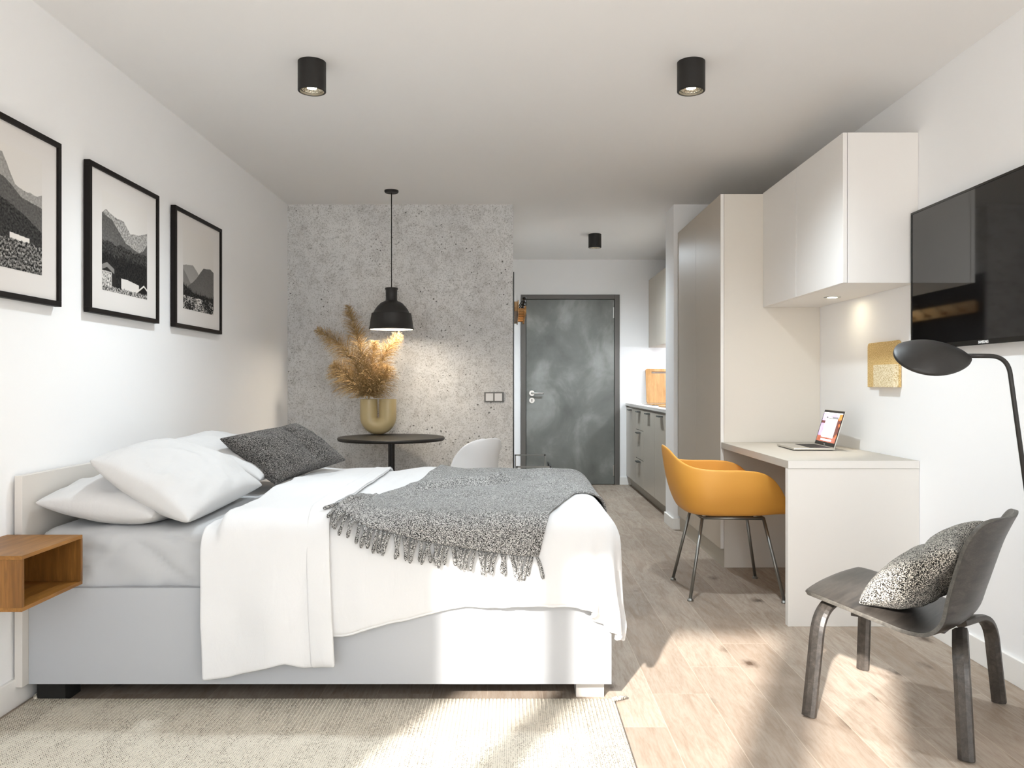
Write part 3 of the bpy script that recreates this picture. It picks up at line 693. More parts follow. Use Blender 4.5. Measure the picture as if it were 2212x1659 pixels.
# mattress with fitted sheet: rounded box skin, wrinkled sides
def mattress():
    x0, x1, y0, y1, z0, z1 = BX0+0.012, BX1-0.03, BY0+0.026, BY1-0.026, 0.335, MZ
    bm = bmesh.new(); nx, ny, nz = 120, 84, 18
    # box grid
    def face(fn, a, c_):
        g = [[bm.verts.new(fn(i/a, j/c_)) for j in range(c_+1)] for i in range(a+1)]
        for i in range(a):
            for j in range(c_): bm.faces.new((g[i][j], g[i+1][j], g[i+1][j+1], g[i][j+1]))
    Lx, Ly, Lz = x1-x0, y1-y0, z1-z0
    face(lambda u, v: (x0+u*Lx, y0+v*Ly, z1), nx, ny); face(lambda u, v: (x0+u*Lx, y0+v*Ly, z0), nx, ny)
    face(lambda u, v: (x0+u*Lx, y0, z0+v*Lz), nx, nz); face(lambda u, v: (x0+u*Lx, y1, z0+v*Lz), nx, nz)
    face(lambda u, v: (x0, y0+u*Ly, z0+v*Lz), ny, nz); face(lambda u, v: (x1, y0+u*Ly, z0+v*Lz), ny, nz)
    bmesh.ops.remove_doubles(bm, verts=bm.verts, dist=0.0005)
    c_ = Vector(((x0+x1)/2, (y0+y1)/2, (z0+z1)/2)); h = Vector((Lx/2, Ly/2, Lz/2)); r = 0.055
    for v in bm.verts:
        d = v.co-c_; q = Vector([min(abs(d[k]), h[k]-r) * (1 if d[k] >= 0 else -1) for k in range(3)]); e2 = d-q
        if e2.length > 1e-6:
            g2 = e2.normalized(); v.co = c_+q+g2*r
            w = 1 if v.co.z < MZ-0.02 else 0.35
            x, z = v.co.x, v.co.z
            wr = mnoise.noise(Vector((x*9+z*7, z*5, v.co.y*2)))*0.017+mnoise.noise(Vector((x*26-z*20, z*9, 4)))*0.006
            wr += 0.008*abs(mnoise.noise(Vector((x*14+z*22, z*3, 9))))*max(0, 1-(x+1.69)/0.35)
            wr -= 0.012*max(0, 1-abs(mnoise.noise(Vector((x*6+z*9, z*4-x*2, 12))))*9)*w; wr = min(wr, 0.014)
            v.co += Vector((g2.x*wr*0.5, g2.y*wr, g2.z*wr))*w
        elif v.co.z > MZ-0.01:
            v.co.z += 0.004*mnoise.noise(Vector((v.co.x*16, v.co.y*5, 1)))
    uv = bm.loops.layers.uv.new('UVMap')
    for f in bm.faces:
        for l_ in f.loops: p = l_.vert.co; l_[uv].uv = (p.x, p.y*0.9+p.z)
    return bm
tag(obj('mattress', mattress(), 'sheet', smooth=True), 'mattress in a pale grey wrinkled fitted sheet on the bed', 'mattress')

# pillows
def pillow(name, c00, c10, c11, c01, T, mat, label, cat, group=None, seed=0, n=48, pinch=0.05, crease=None, sag=0.0, wr=1.0, belly=0.0):
    c00, c10, c11, c01 = (np.array(c_, float) for c_ in (c00, c10, c11, c01))
    nrm = np.cross(c10-c00, c01-c00); nrm /= np.linalg.norm(nrm); ctr = (c00+c10+c11+c01)/4
    sx, sy = np.linalg.norm(c10-c00), np.linalg.norm(c01-c00)
    me_v, me_f, me_uv = [], [], []
    def side(sgn):
        G = np.zeros((n+1, n+1, 3)); UV = np.zeros((n+1, n+1, 2))
        for i in range(n+1):
            for j in range(n+1):
                u, v = -math.cos(PI*i/n), -math.cos(PI*j/n)
                u2 = u*(1-pinch*(1-v*v)*abs(u)**3*0.9); v2 = v*(1-pinch*(1-u*u)*abs(v)**3*0.9)
                p = c00*(1-u2)*(1-v2)/4+c10*(1+u2)*(1-v2)/4+c11*(1+u2)*(1+v2)/4+c01*(1-u2)*(1+v2)/4
                e = (max(0, 1-u*u)*max(0, 1-v*v))
                h_ = T*e**0.36*(1-0.10*(u*u+v*v))
                ed = min(1, e*3)
                x, y = u*sx, v*sy
                w = mnoise.noise(Vector((x*5+seed, y*5, sgn*2+seed)))*0.016+mnoise.noise(Vector((x*13+seed, y*11, seed*2+sgn)))*0.006
                rad = mnoise.noise(Vector((math.atan2(v, u)*6, seed*3.3+sgn, 0.5)))*0.010*min(1, (u*u+v*v))*ed
                if crease is not None:
                    a, bq, cc, wd, dp = crease; dl_ = a*u+bq*v+cc; h_ -= dp*math.exp(-(dl_/wd)**2)*min(1, e*2)
                G[i, j] = p+nrm*sgn*(h_+(w+rad)*ed*wr*(0.6+0.4*sgn))
                G[i, j, 2] -= belly*(1-u*u)*(1-v*v)
                UV[i, j] = (x/2, y/2)
        return G, UV
    Gt, UVt = side(1); Gb, UVb = side(-1)
    bm = bmesh.new(); uvl = bm.loops.layers.uv.new('UVMap')
    for G, UV, flip in ((Gt, UVt, False), (Gb, UVb, True)):
        vs = [[bm.verts.new(G[i, j]) for j in range(n+1)] for i in range(n+1)]
        for i in range(n):
            for j in range(n):
                q = [(i, j), (i+1, j), (i+1, j+1), (i, j+1)]
                if flip: q = q[::-1]
                f = bm.faces.new([vs[a][b_] for a, b_ in q])
                for l_, (a, b_) in zip(f.loops, q): l_[uvl].uv = UV[a, b_]
    bmesh.ops.remove_doubles(bm, verts=bm.verts, dist=0.0004)
    for v in bm.verts:
        if crease is None or True:
            fl = MZ+0.004
            if name != 'seat_cushion' and v.co.z < fl: v.co.z = fl+0.0
            if v.co.x < BX0+0.004: v.co.x = BX0+0.004
    o = obj(name, bm, mat, smooth=True); tag(o, label, cat, group)
    return o
pg = 'white bed pillows'
pillow('pillow', (-1.675, 2.80, 0.70), (-1.265, 2.80, 0.650), (-1.26, 3.48, 0.66), (-1.675, 3.50, 0.72), 0.092, 'pillow', 'lower white pillow at the near headboard corner, under the big one', 'pillow', pg, 1)
pillow('pillow', (-1.50, 2.83, 0.845), (-1.125, 2.77, 0.640), (-1.13, 3.60, 0.660), (-1.53, 3.52, 0.865), 0.105, 'pillow', 'large white pillow leaning on top, nearest the camera', 'pillow', pg, 5, wr=1.2)
pillow('pillow', (-1.665, 3.56, 0.70), (-1.25, 3.56, 0.66), (-1.25, 4.16, 0.66), (-1.665, 4.18, 0.70), 0.080, 'pillow', 'lower white pillow at the far headboard corner, mostly hidden', 'pillow', pg, 9)
pillow('pillow', (-1.55, 3.60, 0.86), (-1.15, 3.64, 0.68), (-1.16, 4.17, 0.68), (-1.52, 4.15, 0.86), 0.075, 'pillow', 'white pillow behind the charcoal cushion, its top edge showing', 'pillow', pg, 13)
pillow('throw_cushion', (-1.335, 3.64, 0.868), (-1.095, 3.70, 0.650), (-0.855, 4.10, 0.725), (-1.11, 4.08, 0.915), 0.092, 'cush_dark',
       'charcoal heathered cushion with a creased middle on the bed pillows', 'cushion', None, 21, crease=(0.1, 1.0, -0.30, 0.15, 0.050), pinch=0.10)

# duvet
bed_box = (-2.2, 0.372, 2.758, 4.262, -0.4, 0.652)
def bump_top(P, amp):  # soft lumps of the filling
    return amp
def layout(xmin, xmax, nx, ny, y0f, y1f, z):
    xs = np.linspace(xmin, xmax, nx); P = np.zeros((nx, ny, 3))
    for i, x in enumerate(xs):
        P[i, :, 0] = x; P[i, :, 1] = np.linspace(y0f(x), y1f(x), ny); P[i, :, 2] = z
    return P
def duvet_collide(X):
    top = 0.640+0.016*np.sin(X[..., 0]*5.2+0.8)*np.sin(X[..., 1]*4.1+0.3)+0.010*np.sin(X[..., 0]*11+X[..., 1]*3)
    m = sdf_push(X, bed_box, 0.075)
    # lumps only well inside the top
    ins = (X[..., 0] < 0.30) & (X[..., 1] > 2.85) & (X[..., 1] < 4.18)
    m2 = ins & (X[..., 2] < top+0.012)
    X[..., 2] = np.where(m2, np.maximum(X[..., 2], top+0.012), X[..., 2])
    fl = X[..., 2] < 0.02; X[..., 2] = np.where(fl, 0.02, X[..., 2])
    return m | m2 | fl
ye = lambda x: float(np.interp(x, [-1.0, -0.62, -0.2, 0.2, 0.36, 0.50, 0.60], [2.425, 2.435, 2.525, 2.535, 2.505, 2.54, 2.62]))
P0 = layout(-0.95, 0.60, 86, 110, ye, lambda x: 4.56, 0.72)
rest = P0.copy(); P0[..., 2] += 0.01*vnoise(P0[..., :2], 5, 3.0)
D = cloth_sim(P0, rest, duvet_collide, steps=190, iters=9, stretch=1.008, bend=0.10)
D = laplace(D, 2)
D[..., 0] = np.where(D[..., 0] > 0.378, 0.378+(D[..., 0]-0.378)*0.30, D[..., 0]); D[..., 1] = np.where(D[..., 1] < 2.742, 2.742+(D[..., 1]-2.742)*0.35, D[..., 1])
hg = np.clip((0.60-D[..., 2])/0.25, 0, 1)
D[..., 1] -= np.where(D[..., 1] < 3.0, 1, 0)*hg*(0.012*np.sin(rest[..., 0]*9+1)+0.010*vnoise(rest[..., :2]*np.array([1, .3]), 7, 4.0)+0.004)
D[..., 2] += 0.010*vnoise(rest[..., :2]*np.array([1, .5]), 5, 7.0)
q_ = rest[..., :2]@np.array([[0.9, 0.5], [-0.3, 1.0]])
cr = np.maximum(0, 1-np.abs(vnoise(q_*np.array([1, .32]), 5.5, 11.0))*7)*np.clip(vnoise(rest[..., :2], 2.5, 3.0)*3+0.5, 0, 1)
edge = np.clip((rest[..., 0]+0.2)/0.5, 0.25, 1)
D[..., 1] -= np.where(D[..., 1] < 3.0, 1, 0)*hg*0.014*cr*edge; D[..., 2] += (1-hg)*0.010*cr*edge
fo_ = (D[..., 0] > 0.30)*hg; D[..., 0] += fo_*0.012*np.sin(rest[..., 1]*13)
rng = np.random.RandomState(4)
D[..., 2] += 0.004*vnoise(rest[..., :2]*np.array([1, .35]), 16, 1.0)
duvet = obj('duvet', gridmesh(D, rest[..., :2].copy(), 'duvet'), 'duvet', smooth=True, solid=0.016, sub=1)
tag(duvet, 'puffy white duvet over the foot half of the bed', 'duvet')
# hem line of the duvet: a thin piping strip along the near and foot edges
bm = tube([Vector(D[i, 0]) for i in range(0, 86)], 0.0055, 6, caps=False)
obj('piping', bm, 'duvet', duvet, smooth=True)
bm = tube([Vector(D[85, j]) for j in range(0, 110)], 0.0055, 6, caps=False)
obj('piping', bm, 'duvet', duvet, smooth=True)

# coverlet: folded-back upper part hanging low on the near side
def cov_collide(X):
    top = 0.640+0.016*np.sin(X[..., 0]*5.2+0.8)*np.sin(X[..., 1]*4.1+0.3)+0.010*np.sin(X[..., 0]*11+X[..., 1]*3)
    w = np.clip((X[..., 0]+1.02)/0.16, 0, 1); off = 0.018*w
    m = sdf_push(X, (-2.2, 0.40, 2.735, 4.28, -0.4, 0.62), 0.08)
    ins = (X[..., 1] > 2.86) & (X[..., 1] < 4.18); tt = np.where(w > 0, top*w+0.615*(1-w)+0.032*w, 0.615)
    m2 = ins & (X[..., 2] < tt); X[..., 2] = np.where(m2, tt, X[..., 2])
    fl = X[..., 2] < 0.02; X[..., 2] = np.where(fl, 0.02, X[..., 2]); return m | m2 | fl
ce = lambda x: float(np.interp(x, [-1.09, -1.0, -0.80, -0.74, -0.6], [2.315, 2.315, 2.36, 2.335, 2.335]))
P0 = layout(-1.08, -0.63, 34, 128, ce, lambda x: 4.66, 0.74)
rest = P0.copy(); 
P0[..., 0] += 0.10*np.clip((P0[..., 1]-3.0)/1.2, -0.2, 1)*np.clip((-0.63-P0[..., 0])/0.45, 0, 1)*0
CV = cloth_sim(P0, rest, cov_collide, steps=190, iters=9, stretch=1.006, bend=0.15)
# soft vertical folds where it hangs
hang = np.clip((0.60-CV[..., 2])/0.3, 0, 1)
CV[..., 1] -= hang*(0.012+0.012*np.sin(rest[..., 0]*22+1.0)+0.006*vnoise(rest[..., :2], 8, 2.0))
topm = 1-hang
CV[..., 2] += topm*0.006*vnoise(rest[..., :2]*np.array([.4, 1]), 17, 6.0)
bvh = BVHTree.FromPolygons([Vector(p) for p in D.reshape(-1, 3)], [tuple(f.vertices) for f in duvet.data.polygons])
def lift(X, gap):
    flat = X.reshape(-1, 3); ctr = np.array([-0.6, 3.5, 0.25])
    for i, p in enumerate(flat):
        if p[0] < -1.02: continue
        co, no, _, dist = bvh.find_nearest(Vector(p), 0.10)
        if co is None: continue
        out = Vector((0, co.y-ctr[1], (co.z-ctr[2])*2.2))
        if no.dot(out) < 0: no = -no
        s_ = (Vector(p)-co).dot(no)
        if s_ < gap: flat[i] = Vector(p)+no*(gap-s_)
lift(CV, 0.019); CV = laplace(CV, 1); lift(CV, 0.017)
cov = obj('coverlet', gridmesh(CV, rest[..., :2].copy(), 'coverlet'), 'coverlet', smooth=True, solid=0.010, sub=1)
tag(cov, 'white textured coverlet folded across the bed, hanging low at the near side', 'bed cover')
# stitched hem band along its foot-side edge
nrm_off = np.zeros_like(CV[28:34]); band = CV[27:34].copy(); rb = rest[27:34]
top_f = 1-np.clip((0.60-band[..., 2])/0.1, 0, 1); band[..., 2] += 0.0065*top_f; band[..., 1] -= 0.0065*(1-top_f)
obj('hem_band', gridmesh(band, rb[..., :2].copy(), 'hem'), 'coverlet', cov, smooth=True, solid=0.004, sub=1)

# throw blanket
bvhc = BVHTree.FromPolygons([Vector(p) for p in CV.reshape(-1, 3)], [tuple(f.vertices) for f in cov.data.polygons])
def above(X, gap):
    flat = X.reshape(-1, 3); m = np.zeros(len(flat), bool); ctr = np.array([-0.4, 3.5, 0.3])
    for i, p in enumerate(flat):
        for bv in (bvh, bvhc):
            if bv is bvhc and p[0] > -0.55: continue
            co, no, _, dist = bv.find_nearest(Vector(p), 0.12)
            if co is None: continue
            out = Vector(p-ctr); out.z = max(out.z, 0.2)
            if no.dot(Vector((co.x-ctr[0], co.y-ctr[1], (co.z-ctr[2])*2))) < 0: no = -no
            s_ = (Vector(p)-co).dot(no)
            if s_ < gap: q = Vector(p)+no*(gap-s_); flat[i] = q; m[i] = True
    return m.reshape(X.shape[:-1])
nx, ny = 58, 112
P0 = np.zeros((nx, ny, 3))
for j in range(ny):
    v = j/(ny-1)
    yl = 2.795+v*1.64; xl = -0.655+0.20*min(v/0.5, 1)+0.12*max(v-0.5, 0)
    yr = float(np.interp(v, [0, .36, .50, 1], [2.665, 3.24, 3.42, 4.45])); xr = float(np.interp(v, [0, .36, .42, .50, 1], [0.085, 0.225, 0.36, 0.66, 0.74]))
    for i in range(nx):
        u = i/(nx-1); P0[i, j] = (xl+(xr-xl)*u, yl+(yr-yl)*u-0.025*math.sin(PI*u)*(1-v), 0.70)
rest = P0.copy(); P0[..., 2] += 0.012*vnoise(P0[..., :2], 6, 8.0)
cnt = [0]
def thr_collide(X):
    cnt[0] += 1
    m = sdf_push(X, (-2.2, 0.395, 2.735, 4.285, -0.4, 0.668), 0.085)
    if cnt[0] > 60 and cnt[0] % 4 == 0: m |= above(X, 0.016)
    return m
TH = cloth_sim(P0, rest, thr_collide, steps=120, iters=8, stretch=1.03, bend=0.08)
# soft folds
def ridge(a, b_, w, h_):
    a, b_ = np.array(a), np.array(b_); d = b_-a; L = np.linalg.norm(d); d /= L
    q = TH[..., :2]-a; s_ = q@d; e_ = np.abs(q@np.array([-d[1], d[0]])); ends = np.clip(s_/0.10, 0, 1)*np.clip((L-s_)/0.10, 0, 1)
    TH[..., 2] += h_*np.exp(-(e_/w)**2)*ends
ridge((-0.46, 3.30), (0.05, 3.62), 0.030, 0.045); ridge((-0.10, 3.52), (0.20, 3.95), 0.035, 0.03); ridge((-0.5, 3.1), (-0.1, 3.2), 0.05, 0.014)
ridge((0.12, 3.35), (0.36, 3.75), 0.03, 0.02)
TH[..., 2] += 0.009*vnoise(rest[..., :2], 9, 5.5)
above(TH, 0.014); TH = laplace(TH, 1)
throw = obj('throw_blanket', gridmesh(TH, rest[..., :2].copy(), 'throw'), 'throw', smooth=True, solid=0.009, sub=1)
tag(throw, 'grey heathered wool throw with tassels spread over the duvet', 'blanket')
random.seed(7)
NT = 50
def tassel(p, d, L, r=0.0062):
    pts = [Vector(p)]; d = Vector(d).normalized()
    for k in range(7):
        d = (d+Vector((random.uniform(-.10, .10), random.uniform(-.05, .05), -0.22))).normalized(); q = pts[-1]+d*(L/7)
        for bv in ((bvh, bvhc) if q.x < -0.5 else (bvh,)):
            co, no, _, dist = bv.find_nearest(q, 0.1)
            if co is not None:
                if no.y > 0 and q.y < 2.9 or (q.y >= 2.9 and no.z < 0): no = -no
                s_ = (q-co).dot(no)
                if s_ < 0.0145: q = q+no*(0.0145-s_)
        pts.append(q)
    rr = [r*0.8, r, r*1.02, r, r, r*1.0, r*1.15, r*0.6]
    bm = tube(pts, rr, 8); uvl = bm.loops.layers.uv.new('UVMap')
    for f in bm.faces:
        for l_ in f.loops: l_[uvl].uv = (l_.vert.co.x*1.3+l_.vert.co.y, l_.vert.co.z+l_.vert.co.x*0.7)
    return bm
for k in range(NT):
    u = (k+0.5)/NT*(nx-1); i = int(u); f_ = u-i; p = TH[i, 0]*(1-f_)+TH[min(i+1, nx-1), 0]*f_; q = TH[i, 2]
    d = Vector(p-q); d.x += random.uniform(-0.02, 0.02)
    if k == 0: d += Vector((-0.05, 0.0, 0))
    obj('tassel', tassel(p, d, random.uniform(0.066, 0.085)), 'throw', throw, smooth=True)

# ------------------------------------------------------------------ rug
t = thing('rug', (-0.665, 2.0, 0), 'cream woven wool rug with a banded edge beside the bed', 'rug')
rr_ = obj('woven_field', rel(t, -1.685, 0.357, -0.2, 2.800, 0.001, 0.012), 'rug', t)
for v in rr_.data.vertices: v.co += Vector(t.location)
rr_.location = -Vector(t.location)
for (x, y, dx, dy) in ((0.350, 2.797, 0.055, 0.020), (-1.672, 2.797, -0.025, 0.060)):
    pts = [Vector((x, y, 0.010)), Vector((x+dx*.5, y+dy*.35, 0.013)), Vector((x+dx, y+dy, 0.010))]
    o = obj('corner_tassel', tube([p-Vector(t.location) for p in pts], [0.007, 0.008, 0.005], 10), 'rug', t, smooth=True)

# ------------------------------------------------------------------ round table, vase, grass
t = thing('bistro_table', (PX, PY, 0), 'round black pedestal table in front of the concrete wall', 'table')
obj('tabletop', lathe([(0, 0.74), (0.374, 0.74), (0.379, 0.736), (0.379, 0.724), (0.372, 0.716), (0, 0.716)], 96), 'black', t, smooth=False)
obj('column', lathe([(0, 0.02), (0.024, 0.02), (0.024, 0.70), (0.07, 0.704), (0.07, 0.7155), (0, 0.7155)], 32), 'black_gloss', t, smooth=False)
for p in t.children[-1].data.polygons: p.use_smooth = abs(p.normal.z) < 0.5
obj('foot_plate', lathe([(0, 0), (0.22, 0), (0.22, 0.010), (0.21, 0.018), (0, 0.0198)], 64), 'black', t)
vx, vy = -1.0, 5.955
t = thing('vase', (vx, vy, 0.741), 'glazed khaki U-shaped vase with two openings on the round table', 'vase')
path = [Vector((-0.071, 0, 0.264))]+[Vector((-0.071, 0, z)) for z in (0.262, 0.24, 0.2, 0.165)]
for k in range(0, 17): a = PI+PI*k/16; path.append(Vector((0.071*math.cos(a), 0, 0.134+0.071*math.sin(a))))
path += [Vector((0.071, 0, z)) for z in (0.165, 0.2, 0.24, 0.262)]+[Vector((0.071, 0, 0.264))]
bm = tube(path, [0.0625]*len(path), 40, caps=False, up=(0, 1, 0))
obj('body', bm, 'vase', t, smooth=True, solid=0.004)
tag_ = 'dry golden pampas stems in the U-shaped vase'
def plume(curve, width, nst, seed, label, zoff):
    rnd = random.Random(seed); P = [Vector(p) for p in curve]
    sp_ = smooth_path(P, 0.12, 8); L = [0]
    for a, c_ in zip(sp_, sp_[1:]): L.append(L[-1]+(c_-a).length)
    def at(s_):
        s_ *= L[-1]
        for i in range(len(sp_)-1):
            if L[i+1] >= s_: k = (s_-L[i])/max(L[i+1]-L[i], 1e-9); return sp_[i].lerp(sp_[i+1], k), (sp_[i+1]-sp_[i]).normalized()
        return sp_[-1], (sp_[-1]-sp_[-2]).normalized()
    t = thing('pampas_stem', curve[0], label, 'dried grass', tag_); o0 = Vector(curve[0])
    obj('stem', tube([p-o0 for p in sp_], [0.0022]*(len(sp_)-1)+[0.001], 6), 'pampas', t, smooth=True)
    bm = bmesh.new()
    for k in range(nst):
        s0 = 0.24+0.75*rnd.random()**1.1; p, tg = at(s0)
        if p.z < 1.03: p.z = 1.03
        env = math.sin(PI*min(1, (s0-0.08)/0.94))**0.6*(1-0.35*s0)
        rv = Vector((rnd.gauss(0, 1), rnd.gauss(0, 0.55), rnd.gauss(0, 1))); rv -= tg*rv.dot(tg); rv.normalize()
        ln = width*env*rnd.uniform(0.6, 1.25); d = (tg*rnd.uniform(0.8, 1.5)+rv*1.0).normalized(); n_ = 6; q = p.copy(); pts = [q.copy()]
        for m_ in range(n_):
            d = (d+Vector((0, 0, -0.09*m_/2))+Vector((rnd.gauss(0, .06), rnd.gauss(0, .06), rnd.gauss(0, .06)))).normalized(); q = q+d*ln/n_
            if q.y > YC-0.004: q.y = YC-0.004
            if q.z < 1.014: q.z = 1.014+rnd.random()*0.01
            pts.append(q.copy())
        sd = d.cross(Vector((rnd.random(), rnd.random(), rnd.random()))).normalized(); w0 = rnd.uniform(0.0010, 0.0022)
        prev = None
        for m_, q in enumerate(pts):
            w = w0*(1-0.6*m_/n_); a = bm.verts.new(q-sd*w-o0); c_ = bm.verts.new(q+sd*w-o0)
            if prev: bm.faces.new((prev[0], prev[1], c_, a))
            prev = (a, c_)
            # fine seed hairs
            if m_ > 0 and rnd.random() < 0.7:
                for _ in range(2):
                    hd = (d*1.2+Vector((rnd.gauss(0, .6), rnd.gauss(0, .6), rnd.gauss(0, .6)))).normalized()*rnd.uniform(0.006, 0.013)
                    s2 = hd.cross(sd).normalized()*0.0006
                    x1_ = bm.verts.new(q-s2-o0); x2_ = bm.verts.new(q+s2-o0); x3_ = bm.verts.new(q+hd-o0); bm.faces.new((x1_, x2_, x3_))
    obj('plume', bm, 'pampas', t)
vb = Vector((vx-0.071, vy, 0.80))
def cv(*pts):   # stems stand inside the left opening of the vase, then fan out
    a, b_ = random.uniform(-0.02, 0.02), random.uniform(-0.015, 0.015)
    return [(vb.x+a, vb.y+b_, 0.88), (vb.x+a*1.2, vb.y+b_-0.01, 1.0)]+[(x, y, max(z, 1.06+0.02*k)) for k, (x, y, z) in enumerate(pts)]
plume(cv((-1.09, 5.93, 1.05), (-1.20, 5.90, 1.36), (-1.44, 5.88, 1.525)), 0.155, 1000, 1, 'pampas stem arching far to the left of the vase', 0)
plume(cv((-1.08, 5.93, 1.05), (-1.11, 5.88, 1.35), (-1.21, 5.85, 1.70)), 0.14, 1000, 2, 'tallest pampas stem, pointing up left of the pendant lamp', 0)
plume(cv((-1.04, 5.90, 1.05), (-0.96, 5.85, 1.30), (-0.82, 5.83, 1.485)), 0.14, 850, 3, 'pampas stem leaning right below the pendant lamp', 0)
plume(cv((-1.06, 5.88, 1.02), (-1.03, 5.83, 1.20), (-1.00, 5.80, 1.43)), 0.14, 800, 4, 'short upright pampas stem in the middle of the bunch', 0)
plume(cv((-1.10, 5.88, 1.00), (-1.20, 5.82, 1.16), (-1.30, 5.80, 1.26)), 0.20, 1000, 5, 'low pampas stem spreading left just over the vase', 0)
plume(cv((-1.03, 5.88, 1.00), (-0.96, 5.82, 1.12), (-0.90, 5.80, 1.24)), 0.18, 900, 6, 'low pampas stem spreading right just over the vase', 0)

# ------------------------------------------------------------------ shells (white chair, black chair)
def catmull(K, t):
    K = [K[0]]+list(K)+[K[-1]]; n = len(K)-3; x = min(t*n, n-1e-6); i = int(x); f = x-i
    p0, p1, p2, p3 = (np.array(K[i+k], float) for k in range(4))
    return 0.5*((2*p1)+(-p0+p2)*f+(2*p0-5*p1+4*p2-p3)*f*f+(-p0+3*p1-3*p2+p3)*f**3)
def shell(keys, nu=48, nw=28):
    """keys: (forward, z, halfwidth, dish, edge_forward_shift)"""
    P = np.zeros((nu+1, nw+1, 3)); UV = np.zeros((nu+1, nw+1, 2))
    S_ = [catmull(keys, i/nu) for i in range(nu+1)]
    for i in range(nu+1):
        a = S_[max(i-1, 0)]; c_ = S_[min(i+1, nu)]; t_ = np.array([c_[0]-a[0], c_[1]-a[1]]); t_ /= np.linalg.norm(t_)+1e-9
        nrm = np.array([-t_[1], t_[0]]) if t_[0] > 0 else np.array([t_[1], -t_[0]]) * -1
        nrm = np.array([t_[1]*-1, t_[0]]); nrm = -nrm if nrm[1] < 0 and abs(t_[1]) < 0.7 else nrm
        if nrm[0] < 0 and abs(t_[1]) >= 0.7: nrm = -nrm
        f, z, hw, dish, es = S_[i]
        for j in range(nw+1):
            w = -1+2*j/nw; k = abs(w)**2.2
            P[i, j] = (w*hw, f+nrm[0]*dish*k+es*k, z+nrm[1]*dish*k); UV[i, j] = (w*hw, i/nu)
    return P, UV
# white chair beyond the bed; local x = width, y = forward
t = thing('shell_chair', (-0.335, 5.08, 0), 'white plastic shell chair by the round table, seen over the bed', 'chair', rz=math.radians(47))
WK = [(0.21, 0.415, 0.17, 0.0, 0), (0.19, 0.44, 0.21, 0.004, 0), (0.08, 0.435, 0.225, 0.02, 0), (-0.08, 0.425, 0.225, 0.04, 0), (-0.18, 0.45, 0.22, 0.06, 0), (-0.215, 0.54, 0.215, 0.09, 0), (-0.235, 0.64, 0.20, 0.085, 0), (-0.255, 0.725, 0.17, 0.05, 0), (-0.262, 0.765, 0.12, 0.025, 0), (-0.265, 0.782, 0.05, 0.01, 0)]
P, UV = shell(WK); obj('shell', gridmesh(P, UV), 'whiteshell', t, smooth=True, solid=0.008, sub=1)
for sx_, sy_ in ((1, 1), (-1, 1), (1, -1), (-1, -1)):
    obj('leg', tube([(0.12*sx_, 0.10*sy_-0.02, 0.415), (0.22*sx_, 0.21*sy_-0.02, 0.0)], 0.010, 12), 'gunmetal', t, smooth=True)

# black lounge-height ply chair, right foreground
AX = math.atan2(0.3205, -0.3415)     # forward direction
t = thing('plywood_chair', (1.355, 2.733, 0), 'black stained bent plywood chair with a heathered cushion, right foreground', 'chair', rz=AX-PI/2)
PK = [(0.275, 0.400, 0.215, 0.0, -0.02), (0.25, 0.408, 0.245, -0.004, -0.01), (0.14, 0.392, 0.255, -0.006, 0), (0.02, 0.358, 0.252, 0.0, 0), (-0.08, 0.330, 0.245, 0.006, 0), (-0.145, 0.330, 0.235, 0.016, 0), (-0.195, 0.37, 0.220, 0.03, 0),
      (-0.225, 0.45, 0.205, 0.045, 0), (-0.250, 0.53, 0.200, 0.05, 0), (-0.275, 0.61, 0.198, 0.05, 0), (-0.300, 0.67, 0.180, 0.04, 0), (-0.312, 0.695, 0.13, 0.02, 0), (-0.316, 0.703, 0.06, 0.005, 0)]
P, UV = shell(PK, 60, 32)
me = gridmesh(P, UV); o = obj('shell', me, 'plywood', t, smooth=True, solid=0.013); me.materials.append(M['plyedge']); o.modifiers['s'].material_offset_rim = 1
m = o.modifiers.new('b', 'BEVEL'); m.width = 0.002; m.segments = 2; m.limit_method = 'ANGLE'
hexs = [(0.019, -0.008), (0.019, 0.008), (0.008, 0.0135), (-0.008, 0.0135), (-0.019, 0.008), (-0.019, -0.008), (-0.008, -0.0135), (0.008, -0.0135)]
feet = {'fl': (0.996, 2.672), 'bl': (1.345, 2.356), 'fr': (1.372, 3.114), 'br': (1.706, 2.789)}
inv = t.matrix_basis.inverted()
t_mat = Matrix.Translation((1.355, 2.733, 0)) @ Matrix.Rotation(AX-PI/2, 4, 'Z'); inv = t_mat.inverted()
for k, (fx_, fy_) in feet.items():
    F = inv @ Vector((fx_, fy_, 0.004)); sx_ = -1 if F.x < 0 else 1; fr = F.y > 0
    z = 0.372 if fr else 0.312
    A = Vector((F.x*0.87, F.y*0.90, z+0.004)); I = Vector((F.x*0.16, F.y*0.70, z+0.006))
    pts = smooth_path([F, A, I], 0.105, 12)
    bm = tube(pts, 1.0, bm=None, sect=[(a*1.2, c_*0.95) for a, c_ in hexs], up=(0, 1, 0))
    obj('leg', bm, 'plywood', t, bevel=0.0015)
obj('cross_mount', B(-0.05, 0.05, -0.13, 0.17, 0.300, 0.314), 'plywood', t)
def chl(x, y, z): v = t_mat @ Vector((x, y, z)); return (v.x, v.y, v.z)
pillow('seat_cushion', chl(-0.21, 0.085, 0.392), chl(0.20, 0.085, 0.395), chl(0.185, -0.195, 0.645), chl(-0.185, -0.200, 0.600), 0.088, 'cush_seat',
       'black and white woven cushion leaning on the plywood chair back', 'cushion', None, 33, crease=(0.1, 1.0, -0.25, 0.14, 0.012), pinch=0.08, belly=0.030)

# ------------------------------------------------------------------ ochre armchair at the desk
t = thing('armchair', (1.155, 4.325, 0), 'ochre yellow tub armchair on grey tube legs at the desk', 'chair', rz=-PI/2)
